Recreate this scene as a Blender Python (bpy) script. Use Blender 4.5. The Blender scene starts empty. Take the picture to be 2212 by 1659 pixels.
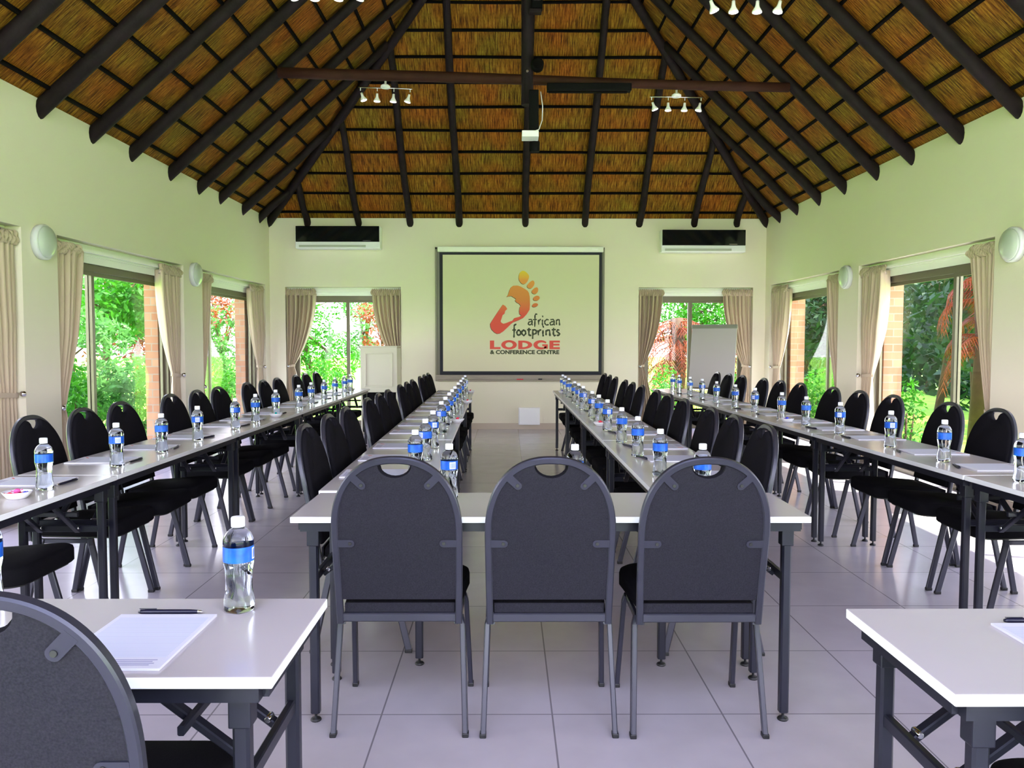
import bpy, bmesh, math, random
from mathutils import Vector, Matrix
random.seed(7)
PI = math.pi
sc = bpy.context.scene
COL = sc.collection

# ------------------------------------------------------------------ camera
W, H = 2212, 1659
cam = bpy.data.cameras.new('camera'); camo = bpy.data.objects.new('camera', cam); COL.objects.link(camo)
cam.sensor_fit = 'HORIZONTAL'; cam.sensor_width = 36.0; cam.lens = 36.0 * 1751.1 / W
cam.clip_start = 0.05; cam.clip_end = 400
camo.location = (0, 0, 1.3422)
camo.rotation_mode = 'XYZ'
camo.rotation_euler = (PI / 2 - 0.0518, -0.0009, -0.0055)
sc.camera = camo

# ------------------------------------------------------------------ light
SKY = 3.3
SUN = 9.0
EXPO = 1.7
wd = bpy.data.worlds.new('world'); sc.world = wd; wd.use_nodes = True
nt = wd.node_tree; nt.nodes.clear()
out = nt.nodes.new('ShaderNodeOutputWorld'); bg = nt.nodes.new('ShaderNodeBackground')
tc = nt.nodes.new('ShaderNodeTexCoord'); sx = nt.nodes.new('ShaderNodeSeparateXYZ'); cr = nt.nodes.new('ShaderNodeValToRGB')
cr.color_ramp.elements[0].position = 0.0; cr.color_ramp.elements[0].color = (1.0, 0.95, 1.0, 1)
cr.color_ramp.elements[1].position = 0.7; cr.color_ramp.elements[1].color = (0.58, 0.61, 1.0, 1)
nt.links.new(tc.outputs['Generated'], sx.inputs[0]); nt.links.new(sx.outputs['Z'], cr.inputs[0])
nt.links.new(cr.outputs[0], bg.inputs[0]); bg.inputs[1].default_value = SKY
nt.links.new(bg.outputs[0], out.inputs[0])
sl = bpy.data.lights.new('sun', 'SUN'); sl.energy = SUN; sl.angle = 0.02; sl.color = (1.0, 0.95, 0.84)
so = bpy.data.objects.new('sun', sl); COL.objects.link(so); so.location = (10, 0, 20)
so.rotation_euler = Vector((-0.50, 0.16, -0.85)).to_track_quat('-Z', 'Y').to_euler()
sc.view_settings.view_transform = 'Standard'; sc.view_settings.look = 'None'
sc.view_settings.exposure = EXPO; sc.view_settings.gamma = 1.0; sc.view_settings.use_curve_mapping = False
cy = sc.cycles
cy.max_bounces = 10; cy.diffuse_bounces = 5; cy.glossy_bounces = 4; cy.transmission_bounces = 8; cy.transparent_max_bounces = 12
cy.caustics_reflective = False; cy.caustics_refractive = False; cy.sample_clamp_indirect = 6.0; cy.blur_glossy = 1.0
cy.use_denoising = True
try: cy.denoiser = 'OPENIMAGEDENOISE'
except Exception: pass

def portal(name, loc, rot, sx_, sy_):
    l = bpy.data.lights.new(name, 'AREA'); l.shape = 'RECTANGLE'; l.size = sx_; l.size_y = sy_
    l.cycles.is_portal = True
    o = bpy.data.objects.new(name, l); COL.objects.link(o); o.location = loc; o.rotation_euler = rot

# ------------------------------------------------------------------ materials
MATS = {}
def mat(name, base=(0.8, 0.8, 0.8), rough=0.5, metal=0.0, spec=0.5, noise=None, bump=None, emit=None, estr=1.0, trans=0.0, ior=1.45, sheen=0.0, coat=0.0):
    """noise=(scale, colour2, contrast) ; bump=(scale, strength)"""
    m = bpy.data.materials.new(name); m.use_nodes = True; MATS[name] = m
    n = m.node_tree.nodes; L = m.node_tree.links; p = n['Principled BSDF']
    p.inputs['Base Color'].default_value = (*base, 1); p.inputs['Roughness'].default_value = rough
    p.inputs['Metallic'].default_value = metal; p.inputs['Specular IOR Level'].default_value = spec
    p.inputs['IOR'].default_value = ior; p.inputs['Transmission Weight'].default_value = trans
    p.inputs['Sheen Weight'].default_value = sheen; p.inputs['Coat Weight'].default_value = coat
    if emit: p.inputs['Emission Color'].default_value = (*emit, 1); p.inputs['Emission Strength'].default_value = estr
    if noise:
        t = n.new('ShaderNodeTexCoord'); nz = n.new('ShaderNodeTexNoise'); nz.inputs['Scale'].default_value = noise[0]; nz.inputs['Detail'].default_value = 5
        r = n.new('ShaderNodeValToRGB'); c = noise[2]
        r.color_ramp.elements[0].position = 0.5 - c; r.color_ramp.elements[0].color = (*base, 1)
        r.color_ramp.elements[1].position = 0.5 + c; r.color_ramp.elements[1].color = (*noise[1], 1)
        L.new(t.outputs['Object'], nz.inputs['Vector']); L.new(nz.outputs['Fac'], r.inputs[0]); L.new(r.outputs[0], p.inputs['Base Color'])
    if bump:
        t = n.new('ShaderNodeTexCoord'); nz = n.new('ShaderNodeTexNoise'); nz.inputs['Scale'].default_value = bump[0]; nz.inputs['Detail'].default_value = 4
        b = n.new('ShaderNodeBump'); b.inputs['Strength'].default_value = bump[1]; b.inputs['Distance'].default_value = 0.01
        L.new(t.outputs['Object'], nz.inputs['Vector']); L.new(nz.outputs['Fac'], b.inputs['Height']); L.new(b.outputs[0], p.inputs['Normal'])
    return m

WALL = mat('wall_paint', (0.755, 0.705, 0.54), 0.85, noise=(1.3, (0.77, 0.715, 0.58), 0.25), bump=(60, 0.08))
WHITE = mat('white_gloss_paint', (0.86, 0.86, 0.80), 0.35)
LECTM = mat('lectern_cream', (0.60, 0.57, 0.46), 0.5)
FRAME = mat('window_bronze', (0.16, 0.14, 0.10), 0.35, 0.4)
SKIRT = mat('skirting_tile', (0.50, 0.42, 0.33), 0.25)
LAMIN = mat('white_laminate', (0.46, 0.425, 0.425), 0.2, spec=0.5, noise=(3, (0.49, 0.455, 0.455), 0.3))
LIT_EDGE = mat('lit_edge_white', (0.82, 0.82, 0.84), 0.3)  # table edges coloured paler than the top for the light they catch
STEEL = mat('dark_steel', (0.010, 0.0105, 0.018), 0.33, 0.3, noise=(8, (0.017, 0.0175, 0.030), 0.3))
CHFR = mat('chair_frame_paint', (0.040, 0.040, 0.056), 0.3, 0.45)
FABR = mat('black_fabric', (0.008, 0.0075, 0.0095), 0.95, spec=0.06, bump=(350, 0.25))
FABB = mat('grey_backing', (0.013, 0.0123, 0.017), 0.85, spec=0.1, noise=(260, (0.023, 0.0215, 0.029), 0.2), bump=(320, 0.2))
BLACKP = mat('black_plastic', (0.006, 0.006, 0.007), 0.45)
BLACKM = mat('black_matte_casing', (0.004, 0.004, 0.004), 0.8, spec=0.15)
CHROME = mat('chrome', (0.7, 0.7, 0.72), 0.15, 1.0)
WPLAS = mat('white_plastic', (0.85, 0.85, 0.87), 0.35)
CREAM = mat('cream_case', (0.80, 0.80, 0.70), 0.4)
WATER = mat('bottle_water', (0.84, 0.92, 1.0), 0.02, trans=1.0, ior=1.33)
LABEL = mat('bottle_blue', (0.008, 0.045, 0.42), 0.3, noise=(35, (0.015, 0.16, 0.62), 0.25))
CAPM = mat('bottle_cap_white', (0.82, 0.86, 0.95), 0.4)
POLE = mat('dark_pole', (0.007, 0.004, 0.005), 0.7, spec=0.2, noise=(9, (0.020, 0.012, 0.014), 0.3), bump=(30, 0.3))
TIEM = mat('tie_pole', (0.028, 0.009, 0.006), 0.7, spec=0.2, noise=(7, (0.050, 0.016, 0.009), 0.3), bump=(30, 0.3))
BATM = mat('batten_pole', (0.004, 0.003, 0.003), 0.9, spec=0.1)
SCRF = mat('screen_fabric', (0.655, 0.63, 0.43), 0.8)
SCRB = mat('screen_border', (0.008, 0.010, 0.018), 0.7)
BOARD = mat('board_grey', (0.17, 0.16, 0.10), 0.4)
BOARDM = mat('board_tray', (0.27, 0.23, 0.17), 0.4)
ACB = mat('ac_black_glass', (0.006, 0.007, 0.008), 0.06, spec=0.6)
LTXT = mat('logo_dark_ink', (0.045, 0.055, 0.025), 0.7)
LRED = mat('logo_red', (0.68, 0.085, 0.06), 0.7)
LAMPD = mat('lamp_diffuser', (0.50, 0.55, 0.48), 0.3, coat=0.3)
LAMPR = mat('lamp_ring', (0.64, 0.65, 0.66), 0.3)
SPOTM = mat('spot_white', (0.9, 0.9, 0.88), 0.3)
SPOTE = mat('spot_glow', (1, 1, 1), 0.3, emit=(1.0, 0.95, 0.9), estr=2.0)
PENM = mat('pen_black', (0.006, 0.006, 0.02), 0.3)
PAVE = mat('pale_paving', (0.62, 0.60, 0.60), 0.8, noise=(2, (0.72, 0.70, 0.70), 0.3))
BARK = mat('bark', (0.045, 0.025, 0.013), 0.9, noise=(6, (0.10, 0.055, 0.028), 0.3), bump=(12, 0.5))
RED_S = mat('sweet_red', (0.75, 0.02, 0.06), 0.25)
TEAL_S = mat('sweet_teal', (0.0, 0.42, 0.42), 0.25)
BLUE_S = mat('sweet_blue', (0.04, 0.05, 0.55), 0.25)
PINK_S = mat('sweet_pink', (0.75, 0.08, 0.30), 0.25)
GRASS = mat('garden_grass', (0.13, 0.40, 0.012), 0.95, noise=(3.5, (0.30, 0.56, 0.03), 0.3))

def curtain_mat():
    m = mat('curtain_cloth', (0.62, 0.50, 0.35), 0.75, sheen=0.25)
    n = m.node_tree.nodes; L = m.node_tree.links; p = n['Principled BSDF']; o = n['Material Output']
    tr = n.new('ShaderNodeBsdfTranslucent'); tr.inputs[0].default_value = (0.66, 0.54, 0.38, 1)
    mx = n.new('ShaderNodeMixShader'); mx.inputs[0].default_value = 0.14
    L.new(p.outputs[0], mx.inputs[1]); L.new(tr.outputs[0], mx.inputs[2]); L.new(mx.outputs[0], o.inputs[0])
    return m
CURT = curtain_mat()

def glass_mat():
    m = bpy.data.materials.new('window_glass'); m.use_nodes = True; n = m.node_tree.nodes; L = m.node_tree.links; n.clear()
    o = n.new('ShaderNodeOutputMaterial'); t = n.new('ShaderNodeBsdfTransparent'); g = n.new('ShaderNodeBsdfGlossy'); mx = n.new('ShaderNodeMixShader')
    lw = n.new('ShaderNodeLayerWeight'); pw = n.new('ShaderNodeMath'); pw.operation = 'POWER'; pw.inputs[1].default_value = 5.0
    fr = n.new('ShaderNodeMath'); fr.operation = 'MULTIPLY_ADD'; fr.inputs[1].default_value = 0.35; fr.inputs[2].default_value = 0.02
    L.new(lw.outputs['Facing'], pw.inputs[0]); L.new(pw.outputs[0], fr.inputs[0]); g.inputs['Roughness'].default_value = 0.02
    t.inputs[0].default_value = (0.95, 0.97, 0.96, 1)
    L.new(fr.outputs[0], mx.inputs[0]); L.new(t.outputs[0], mx.inputs[1]); L.new(g.outputs[0], mx.inputs[2]); L.new(mx.outputs[0], o.inputs[0])
    return m
GLASS = glass_mat()

def thatch_mat():
    m = bpy.data.materials.new('thatch'); m.use_nodes = True; n = m.node_tree.nodes; L = m.node_tree.links; p = n['Principled BSDF']
    p.inputs['Roughness'].default_value = 0.85; p.inputs['Specular IOR Level'].default_value = 0.2
    uv = n.new('ShaderNodeUVMap')
    def noi(sc_, det, sx_, sy_):
        mp = n.new('ShaderNodeMapping'); mp.inputs['Scale'].default_value = (sx_, sy_, 1)
        z = n.new('ShaderNodeTexNoise'); z.inputs['Scale'].default_value = sc_; z.inputs['Detail'].default_value = det
        L.new(uv.outputs[0], mp.inputs[0]); L.new(mp.outputs[0], z.inputs['Vector']); return z
    a = noi(1, 5, 75, 5); b = noi(1, 3, 2.2, 1.6); c = noi(1, 5, 210, 22)
    r = n.new('ShaderNodeValToRGB'); e = r.color_ramp.elements
    e[0].position = 0.30; e[0].color = (0.030, 0.009, 0.002, 1)
    e[1].position = 0.74; e[1].color = (0.45, 0.235, 0.034, 1)
    x = r.color_ramp.elements.new(0.45); x.color = (0.175, 0.064, 0.007, 1)
    x = r.color_ramp.elements.new(0.57); x.color = (0.29, 0.135, 0.016, 1)
    L.new(a.outputs['Fac'], r.inputs[0])
    r2 = n.new('ShaderNodeValToRGB'); r2.color_ramp.elements[0].position = 0.35; r2.color_ramp.elements[0].color = (1.15, 0.82, 0.6, 1)
    r2.color_ramp.elements[1].position = 0.65; r2.color_ramp.elements[1].color = (0.80, 1.08, 0.80, 1)
    L.new(b.outputs['Fac'], r2.inputs[0])
    mx = n.new('ShaderNodeMix'); mx.data_type = 'RGBA'; mx.blend_type = 'MULTIPLY'; mx.inputs[0].default_value = 1.0
    L.new(r.outputs[0], mx.inputs[6]); L.new(r2.outputs[0], mx.inputs[7])
    r3 = n.new('ShaderNodeValToRGB'); r3.color_ramp.elements[0].position = 0.33; r3.color_ramp.elements[0].color = (0.35, 0.35, 0.35, 1)
    r3.color_ramp.elements[1].position = 0.48; r3.color_ramp.elements[1].color = (1, 1, 1, 1)
    L.new(c.outputs['Fac'], r3.inputs[0])
    m2 = n.new('ShaderNodeMix'); m2.data_type = 'RGBA'; m2.blend_type = 'MULTIPLY'; m2.inputs[0].default_value = 1.0
    L.new(mx.outputs[2], m2.inputs[6]); L.new(r3.outputs[0], m2.inputs[7]); L.new(m2.outputs[2], p.inputs['Base Color'])
    bp = n.new('ShaderNodeBump'); bp.inputs['Strength'].default_value = 0.6; bp.inputs['Distance'].default_value = 0.012
    L.new(a.outputs['Fac'], bp.inputs['Height']); L.new(bp.outputs[0], p.inputs['Normal'])
    return m
THATCH = thatch_mat()

def tile_mat():
    m = bpy.data.materials.new('floor_tile'); m.use_nodes = True; n = m.node_tree.nodes; L = m.node_tree.links; p = n['Principled BSDF']
    t = n.new('ShaderNodeTexCoord'); mp = n.new('ShaderNodeMapping'); mp.inputs['Location'].default_value = (0.453 - 0.0, -2.86, 0)
    br = n.new('ShaderNodeTexBrick'); br.offset = 0.0; br.squash = 1.0
    br.inputs['Scale'].default_value = 1.0; br.inputs['Brick Width'].default_value = 0.615; br.inputs['Row Height'].default_value = 0.60
    br.inputs['Mortar Size'].default_value = 0.0032; br.inputs['Mortar Smooth'].default_value = 0.15; br.inputs['Bias'].default_value = 0
    br.inputs['Color1'].default_value = (0.44, 0.40, 0.43, 1); br.inputs['Color2'].default_value = (0.47, 0.43, 0.455, 1)
    br.inputs['Mortar'].default_value = (0.20, 0.18, 0.20, 1)
    L.new(t.outputs['Object'], mp.inputs[0]); L.new(mp.outputs[0], br.inputs['Vector'])
    z = n.new('ShaderNodeTexNoise'); z.inputs['Scale'].default_value = 5; z.inputs['Detail'].default_value = 6
    L.new(t.outputs['Object'], z.inputs['Vector'])
    r = n.new('ShaderNodeValToRGB'); r.color_ramp.elements[0].color = (0.86, 0.86, 0.86, 1); r.color_ramp.elements[1].color = (1.08, 1.08, 1.08, 1)
    L.new(z.outputs['Fac'], r.inputs[0])
    mx = n.new('ShaderNodeMix'); mx.data_type = 'RGBA'; mx.blend_type = 'MULTIPLY'; mx.inputs[0].default_value = 1
    L.new(br.outputs['Color'], mx.inputs[6]); L.new(r.outputs[0], mx.inputs[7]); L.new(mx.outputs[2], p.inputs['Base Color'])
    p.inputs['Roughness'].default_value = 0.20; p.inputs['Specular IOR Level'].default_value = 0.5
    bp = n.new('ShaderNodeBump'); bp.inputs['Strength'].default_value = 0.15; bp.inputs['Distance'].default_value = 0.002; bp.invert = True
    L.new(br.outputs['Fac'], bp.inputs['Height']); L.new(bp.outputs[0], p.inputs['Normal'])
    return m
TILE = tile_mat()

def brick_mat():
    m = bpy.data.materials.new('brickwork'); m.use_nodes = True; n = m.node_tree.nodes; L = m.node_tree.links; p = n['Principled BSDF']
    uv = n.new('ShaderNodeUVMap'); br = n.new('ShaderNodeTexBrick'); br.inputs['Scale'].default_value = 1.0
    br.inputs['Brick Width'].default_value = 0.23; br.inputs['Row Height'].default_value = 0.085; br.inputs['Mortar Size'].default_value = 0.006
    br.inputs['Color1'].default_value = (0.30, 0.12, 0.06, 1); br.inputs['Color2'].default_value = (0.38, 0.20, 0.11, 1); br.inputs['Mortar'].default_value = (0.26, 0.20, 0.15, 1)
    L.new(uv.outputs[0], br.inputs['Vector']); L.new(br.outputs['Color'], p.inputs['Base Color']); p.inputs['Roughness'].default_value = 0.85
    return m
BRICK = brick_mat()

def logo_mat():
    m = bpy.data.materials.new('logo_sunset_ink'); m.use_nodes = True; n = m.node_tree.nodes; L = m.node_tree.links; p = n['Principled BSDF']
    t = n.new('ShaderNodeTexCoord'); s = n.new('ShaderNodeSeparateXYZ'); r = n.new('ShaderNodeValToRGB'); mr = n.new('ShaderNodeMapRange')
    mr.inputs['From Min'].default_value = 1.43; mr.inputs['From Max'].default_value = 2.43
    L.new(t.outputs['Object'], s.inputs[0]); L.new(s.outputs['Z'], mr.inputs['Value']); L.new(mr.outputs[0], r.inputs[0])
    e = r.color_ramp.elements; e[0].position = 0.0; e[0].color = (0.70, 0.07, 0.05, 1); e[1].position = 1.0; e[1].color = (0.80, 0.62, 0.04, 1)
    for q, c in ((0.33, (0.72, 0.085, 0.055, 1)), (0.55, (0.68, 0.22, 0.05, 1)), (0.85, (0.78, 0.30, 0.06, 1))):
        x = e.new(q); x.color = c
    L.new(r.outputs[0], p.inputs['Base Color']); p.inputs['Roughness'].default_value = 0.7
    return m
LOGO = logo_mat()

def paper_mat():
    m = bpy.data.materials.new('ruled_paper'); m.use_nodes = True; n = m.node_tree.nodes; L = m.node_tree.links; p = n['Principled BSDF']
    t = n.new('ShaderNodeTexCoord'); w = n.new('ShaderNodeTexWave'); w.wave_type = 'BANDS'; w.bands_direction = 'Y'; w.inputs['Scale'].default_value = 46.0
    r = n.new('ShaderNodeValToRGB'); r.color_ramp.elements[0].position = 0.10; r.color_ramp.elements[0].color = (0.40, 0.43, 0.58, 1)
    r.color_ramp.elements[1].position = 0.22; r.color_ramp.elements[1].color = (0.60, 0.62, 0.72, 1)
    L.new(t.outputs['Object'], w.inputs['Vector']); L.new(w.outputs['Fac'], r.inputs[0]); L.new(r.outputs[0], p.inputs['Base Color']); p.inputs['Roughness'].default_value = 0.6
    return m
RULED = paper_mat()
PAPER = mat('pad_paper', (0.62, 0.62, 0.69), 0.6)

def leaf_mat(name, c1, c2, tr=0.45):
    m = mat(name, c1, 0.6, noise=(2.5, c2, 0.2)); n = m.node_tree.nodes; L = m.node_tree.links; p = n['Principled BSDF']; o = n['Material Output']
    t = n.new('ShaderNodeBsdfTranslucent'); src = p.inputs['Base Color'].links[0].from_socket; L.new(src, t.inputs[0])
    mx = n.new('ShaderNodeMixShader'); mx.inputs[0].default_value = tr; L.new(p.outputs[0], mx.inputs[1]); L.new(t.outputs[0], mx.inputs[2]); L.new(mx.outputs[0], o.inputs[0])
    return m
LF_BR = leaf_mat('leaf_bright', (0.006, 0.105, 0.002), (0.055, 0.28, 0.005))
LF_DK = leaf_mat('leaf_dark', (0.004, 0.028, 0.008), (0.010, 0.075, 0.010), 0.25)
LF_PL = leaf_mat('leaf_pale', (0.035, 0.18, 0.022), (0.14, 0.34, 0.08))
LF_RD = leaf_mat('leaf_rust', (0.12, 0.013, 0.002), (0.34, 0.060, 0.004), 0.3)

# ------------------------------------------------------------------ mesh builder
class MB:
    def __init__(s): s.v = []; s.f = []; s.mi = []; s.sm = []; s.uv = []
    def add(s, vs, fs, m=0, smooth=False, uvs=None):
        b = len(s.v); s.v += [tuple(v) for v in vs]
        for i, f in enumerate(fs):
            s.f.append([b + k for k in f]); s.mi.append(m); s.sm.append(smooth); s.uv.append(uvs[i] if uvs else None)
        return s
    def box(s, x0, x1, y0, y1, z0, z1, m=0):
        v = [(x, y, z) for z in (z0, z1) for y in (y0, y1) for x in (x0, x1)]
        f = [(0, 2, 3, 1), (4, 5, 7, 6), (0, 1, 5, 4), (2, 6, 7, 3), (0, 4, 6, 2), (1, 3, 7, 5)]
        uvs = []
        for q in f:
            P = [v[k] for k in q]; dx = max(p[0] for p in P) - min(p[0] for p in P); dy = max(p[1] for p in P) - min(p[1] for p in P)
            if dx < 1e-9: uvs.append([(p[1], p[2]) for p in P])
            elif dy < 1e-9: uvs.append([(p[0], p[2]) for p in P])
            else: uvs.append([(p[0], p[1]) for p in P])
        return s.add(v, f, m, False, uvs)
    def rbox(s, x0, x1, y0, y1, z0, z1, r=0.005, m=0, seg=2, mat4=None):
        bm = bmesh.new(); bmesh.ops.create_cube(bm, size=1)
        for v in bm.verts: v.co = ((x0 + x1) / 2 + v.co.x * (x1 - x0), (y0 + y1) / 2 + v.co.y * (y1 - y0), (z0 + z1) / 2 + v.co.z * (z1 - z0))
        bmesh.ops.bevel(bm, geom=bm.edges[:] , offset=r, segments=seg, profile=0.5, affect='EDGES')
        if mat4 is not None: bm.transform(mat4)
        bm.verts.index_update(); s.add([v.co[:] for v in bm.verts], [[v.index for v in f.verts] for f in bm.faces], m, False); bm.free(); return s
    def tube(s, pts, rad, n=10, m=0, sect=None, caps=True, up=None, smooth=True):
        """round tube, or sect=(w,h) rounded-rectangle section; rad may be a list"""
        P = [Vector(p) for p in pts]; N = len(P); vs = []
        if sect:
            w, h = sect[0] / 2, sect[1] / 2; c = min(w, h) * 0.35
            base = [(w, -h + c), (w, h - c), (w - c, h), (-w + c, h), (-w, h - c), (-w, -h + c), (-w + c, -h), (w - c, -h)]
        else: base = [(math.cos(2 * PI * k / n), math.sin(2 * PI * k / n)) for k in range(n)]
        nb = len(base); T = []
        for i in range(N):
            a = P[max(i - 1, 0)]; b = P[min(i + 1, N - 1)]; T.append((b - a).normalized())
        u = Vector(up) if up else (Vector((0, 0, 1)) if abs(T[0].z) < 0.9 else Vector((1, 0, 0)))
        for i in range(N):
            u = (u - T[i] * u.dot(T[i])).normalized(); w_ = T[i].cross(u)
            r = 1.0 if sect else (rad[i] if isinstance(rad, (list, tuple)) else rad)
            for (a, b) in base: vs.append(P[i] + u * (a * r) + w_ * (b * r))
        fs = []
        for i in range(N - 1):
            for k in range(nb): fs.append((i * nb + k, i * nb + (k + 1) % nb, (i + 1) * nb + (k + 1) % nb, (i + 1) * nb + k))
        s.add(vs, fs, m, smooth and not sect)
        if caps: s.add([], [], m); b0 = len(s.v) - len(vs); s.f.append([b0 + k for k in range(nb)][::-1]); s.f.append([b0 + (N - 1) * nb + k for k in range(nb)]); s.mi += [m, m]; s.sm += [False, False]; s.uv += [None, None]
        return s
    def lathe(s, prof, n=20, m=0, c=(0, 0, 0), axis='z', mod=None, smooth=True, caps=True):
        vs = []
        for j, (r, z) in enumerate(prof):
            for k in range(n):
                a = 2 * PI * k / n; rr = r * (mod(a, z) if mod else 1.0)
                p = (rr * math.cos(a), rr * math.sin(a), z)
                if axis == 'x': p = (p[2], p[0], p[1])
                if axis == 'y': p = (p[0], p[2], p[1])
                vs.append((p[0] + c[0], p[1] + c[1], p[2] + c[2]))
        fs = []
        for j in range(len(prof) - 1):
            for k in range(n): fs.append((j * n + k, j * n + (k + 1) % n, (j + 1) * n + (k + 1) % n, (j + 1) * n + k))
        s.add(vs, fs, m, smooth); b0 = len(s.v) - len(vs)
        for q, rev in ((0, True), (len(prof) - 1, False)):
            if caps and prof[q][0] > 1e-6:
                l = [b0 + q * n + k for k in range(n)]; s.f.append(l[::-1] if rev else l); s.mi.append(m); s.sm.append(False); s.uv.append(None)
        return s
    def prism(s, poly, f0, f1, m=0, smooth=False):
        """poly list of 2D; f0,f1 map (a,b)->xyz for both faces"""
        n = len(poly); vs = [f0(*p) for p in poly] + [f1(*p) for p in poly]
        fs = [list(range(n))[::-1], [n + k for k in range(n)]] + [(k, (k + 1) % n, n + (k + 1) % n, n + k) for k in range(n)]
        return s.add(vs, fs, m, smooth)
    def layers(s, loops, m=0, smooth=True, cap0=True, cap1=True):
        n = len(loops[0]); vs = [p for l in loops for p in l]; fs = []
        for j in range(len(loops) - 1):
            for k in range(n): fs.append((j * n + k, j * n + (k + 1) % n, (j + 1) * n + (k + 1) % n, (j + 1) * n + k))
        if cap0: fs.append(list(range(n))[::-1])
        if cap1: fs.append([(len(loops) - 1) * n + k for k in range(n)])
        return s.add(vs, fs, m, smooth)
    def build(s, name, mats, parent=None, fix=True, loc=None):
        me = bpy.data.meshes.new(name); me.from_pydata(s.v, [], s.f)
        if not isinstance(mats, (list, tuple)): mats = [mats]
        for m in mats: me.materials.append(m)
        for i, p in enumerate(me.polygons): p.material_index = s.mi[i]; p.use_smooth = s.sm[i]
        if any(u is not None for u in s.uv):
            ul = me.uv_layers.new(name='UVMap'); k = 0
            for i, p in enumerate(me.polygons):
                for q in range(p.loop_total):
                    if s.uv[i] is not None: ul.data[p.loop_start + q].uv = s.uv[i][q]
        if fix:
            bm = bmesh.new(); bm.from_mesh(me); bmesh.ops.recalc_face_normals(bm, faces=bm.faces[:]); bm.to_mesh(me); bm.free()
        o = bpy.data.objects.new(name, me); COL.objects.link(o)
        if parent: o.parent = parent
        if loc: o.location = loc
        return o

def empty(name, loc=(0, 0, 0), rz=0.0):
    o = bpy.data.objects.new(name, None); COL.objects.link(o); o.location = loc; o.rotation_euler = (0, 0, rz); o.empty_display_size = 0.1; return o
def tag(o, label=None, cat=None, group=None, kind=None):
    if label: o['label'] = label
    if cat: o['category'] = cat
    if group: o['group'] = group
    if kind: o['kind'] = kind
    return o
def copy_tree(o, parent=None):
    c = o.copy(); COL.objects.link(c)
    if parent: c.parent = parent
    for ch in KIDS.get(o.name, [x for x in bpy.data.objects if x.parent == o]): copy_tree(ch, c)
    return c
KIDS = {}
def reg(root):
    def rec(o):
        k = [x for x in bpy.data.objects if x.parent == o]; KIDS[o.name] = k
        for x in k: rec(x)
    rec(root); return root
ORD = ['first', 'second', 'third', 'fourth', 'fifth', 'sixth', 'seventh', 'eighth', 'ninth', 'tenth', 'eleventh', 'twelfth', 'thirteenth', 'fourteenth']

# ------------------------------------------------------------------ room shell
XL, XR, YB, YF = -3.63, 3.95, 12.45, -0.55
HW = 3.22
RX, SLL, SLR, SB = 0.27, 0.90, 0.965, 0.93          # roof slopes: left, right, back
ZT = 3.24                                            # thatch underside at the walls
rise = SLL * (RX - XL); YAP = YB - rise / SB
SIDEW = [(0.45, 2.98), (3.55, 6.12), (6.60, 9.15), (9.70, 12.22)]

fl = MB().box(XL - 0.3, XR + 0.3, YF - 0.3, YB + 0.3, -0.12, 0.0).build('floor', TILE); tag(fl, kind='structure')

def side_wall(name, x, d):
    b = MB()
    def bx(xa, xb, *r):
        b.box(min(xa, xb), max(xa, xb), *r)
    for (xa, xb, ins, top) in ((x, x + d * 0.12, 0.0, 2.2), (x + d * 0.12, x + d * 0.24, 0.10, 2.04)):
        y = YF
        for (a, c) in SIDEW:
            bx(xa, xb, y, a + ins, 0, top); bx(xa, xb, a + ins, c - ins, top, HW + 0.25 * 0) ; bx(xa, xb, y, a + ins, top, HW); y = c - ins
        bx(xa, xb, y, YB + 0.24, 0, HW)
    o = b.build(name, WALL); tag(o, kind='structure'); return o
side_wall('wall_left', XL, -1); side_wall('wall_right', XR, 1)
BACKW = [(-3.395, -1.63), (2.008, 3.76)]
b = MB()
for (ya, yb, ins, top) in ((YB, YB + 0.12, 0.0, 2.178), (YB + 0.12, YB + 0.24, 0.08, 2.05)):
    x = XL
    for (a, c) in BACKW:
        b.box(x, a + ins, ya, yb, 0, HW); b.box(a + ins, c - ins, ya, yb, top, HW); x = c - ins
    b.box(x, XR, ya, yb, 0, HW)
tag(b.build('wall_back', WALL), kind='structure')
b = MB()   # wall behind the camera, with a wide glazed opening
b.box(XL, -3.2, YF - 0.24, YF, 0, HW); b.box(3.5, XR, YF - 0.24, YF, 0, HW); b.box(-3.2, 3.5, YF - 0.24, YF, 2.7, 2.85)
tag(b.build('wall_front', WALL), kind='structure')

# skirting
b = MB()
xs = [XL] + [v for ac in BACKW for v in ac] + [XR]
for i in range(0, len(xs), 2): b.box(xs[i], xs[i + 1], YB - 0.012, YB, 0, 0.093)
tag(b.build('baseboard_back', SKIRT), kind='structure')
for nm, x, d in (('baseboard_left', XL, 1), ('baseboard_right', XR, -1)):
    b = MB(); ys = [YF] + [v for ac in SIDEW for v in ac] + [YB - 0.012]
    for i in range(0, len(ys), 2): b.box(min(x, x + d * 0.012), max(x, x + d * 0.012), ys[i], ys[i + 1], 0, 0.093)
    tag(b.build(nm, SKIRT), kind='structure')

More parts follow.
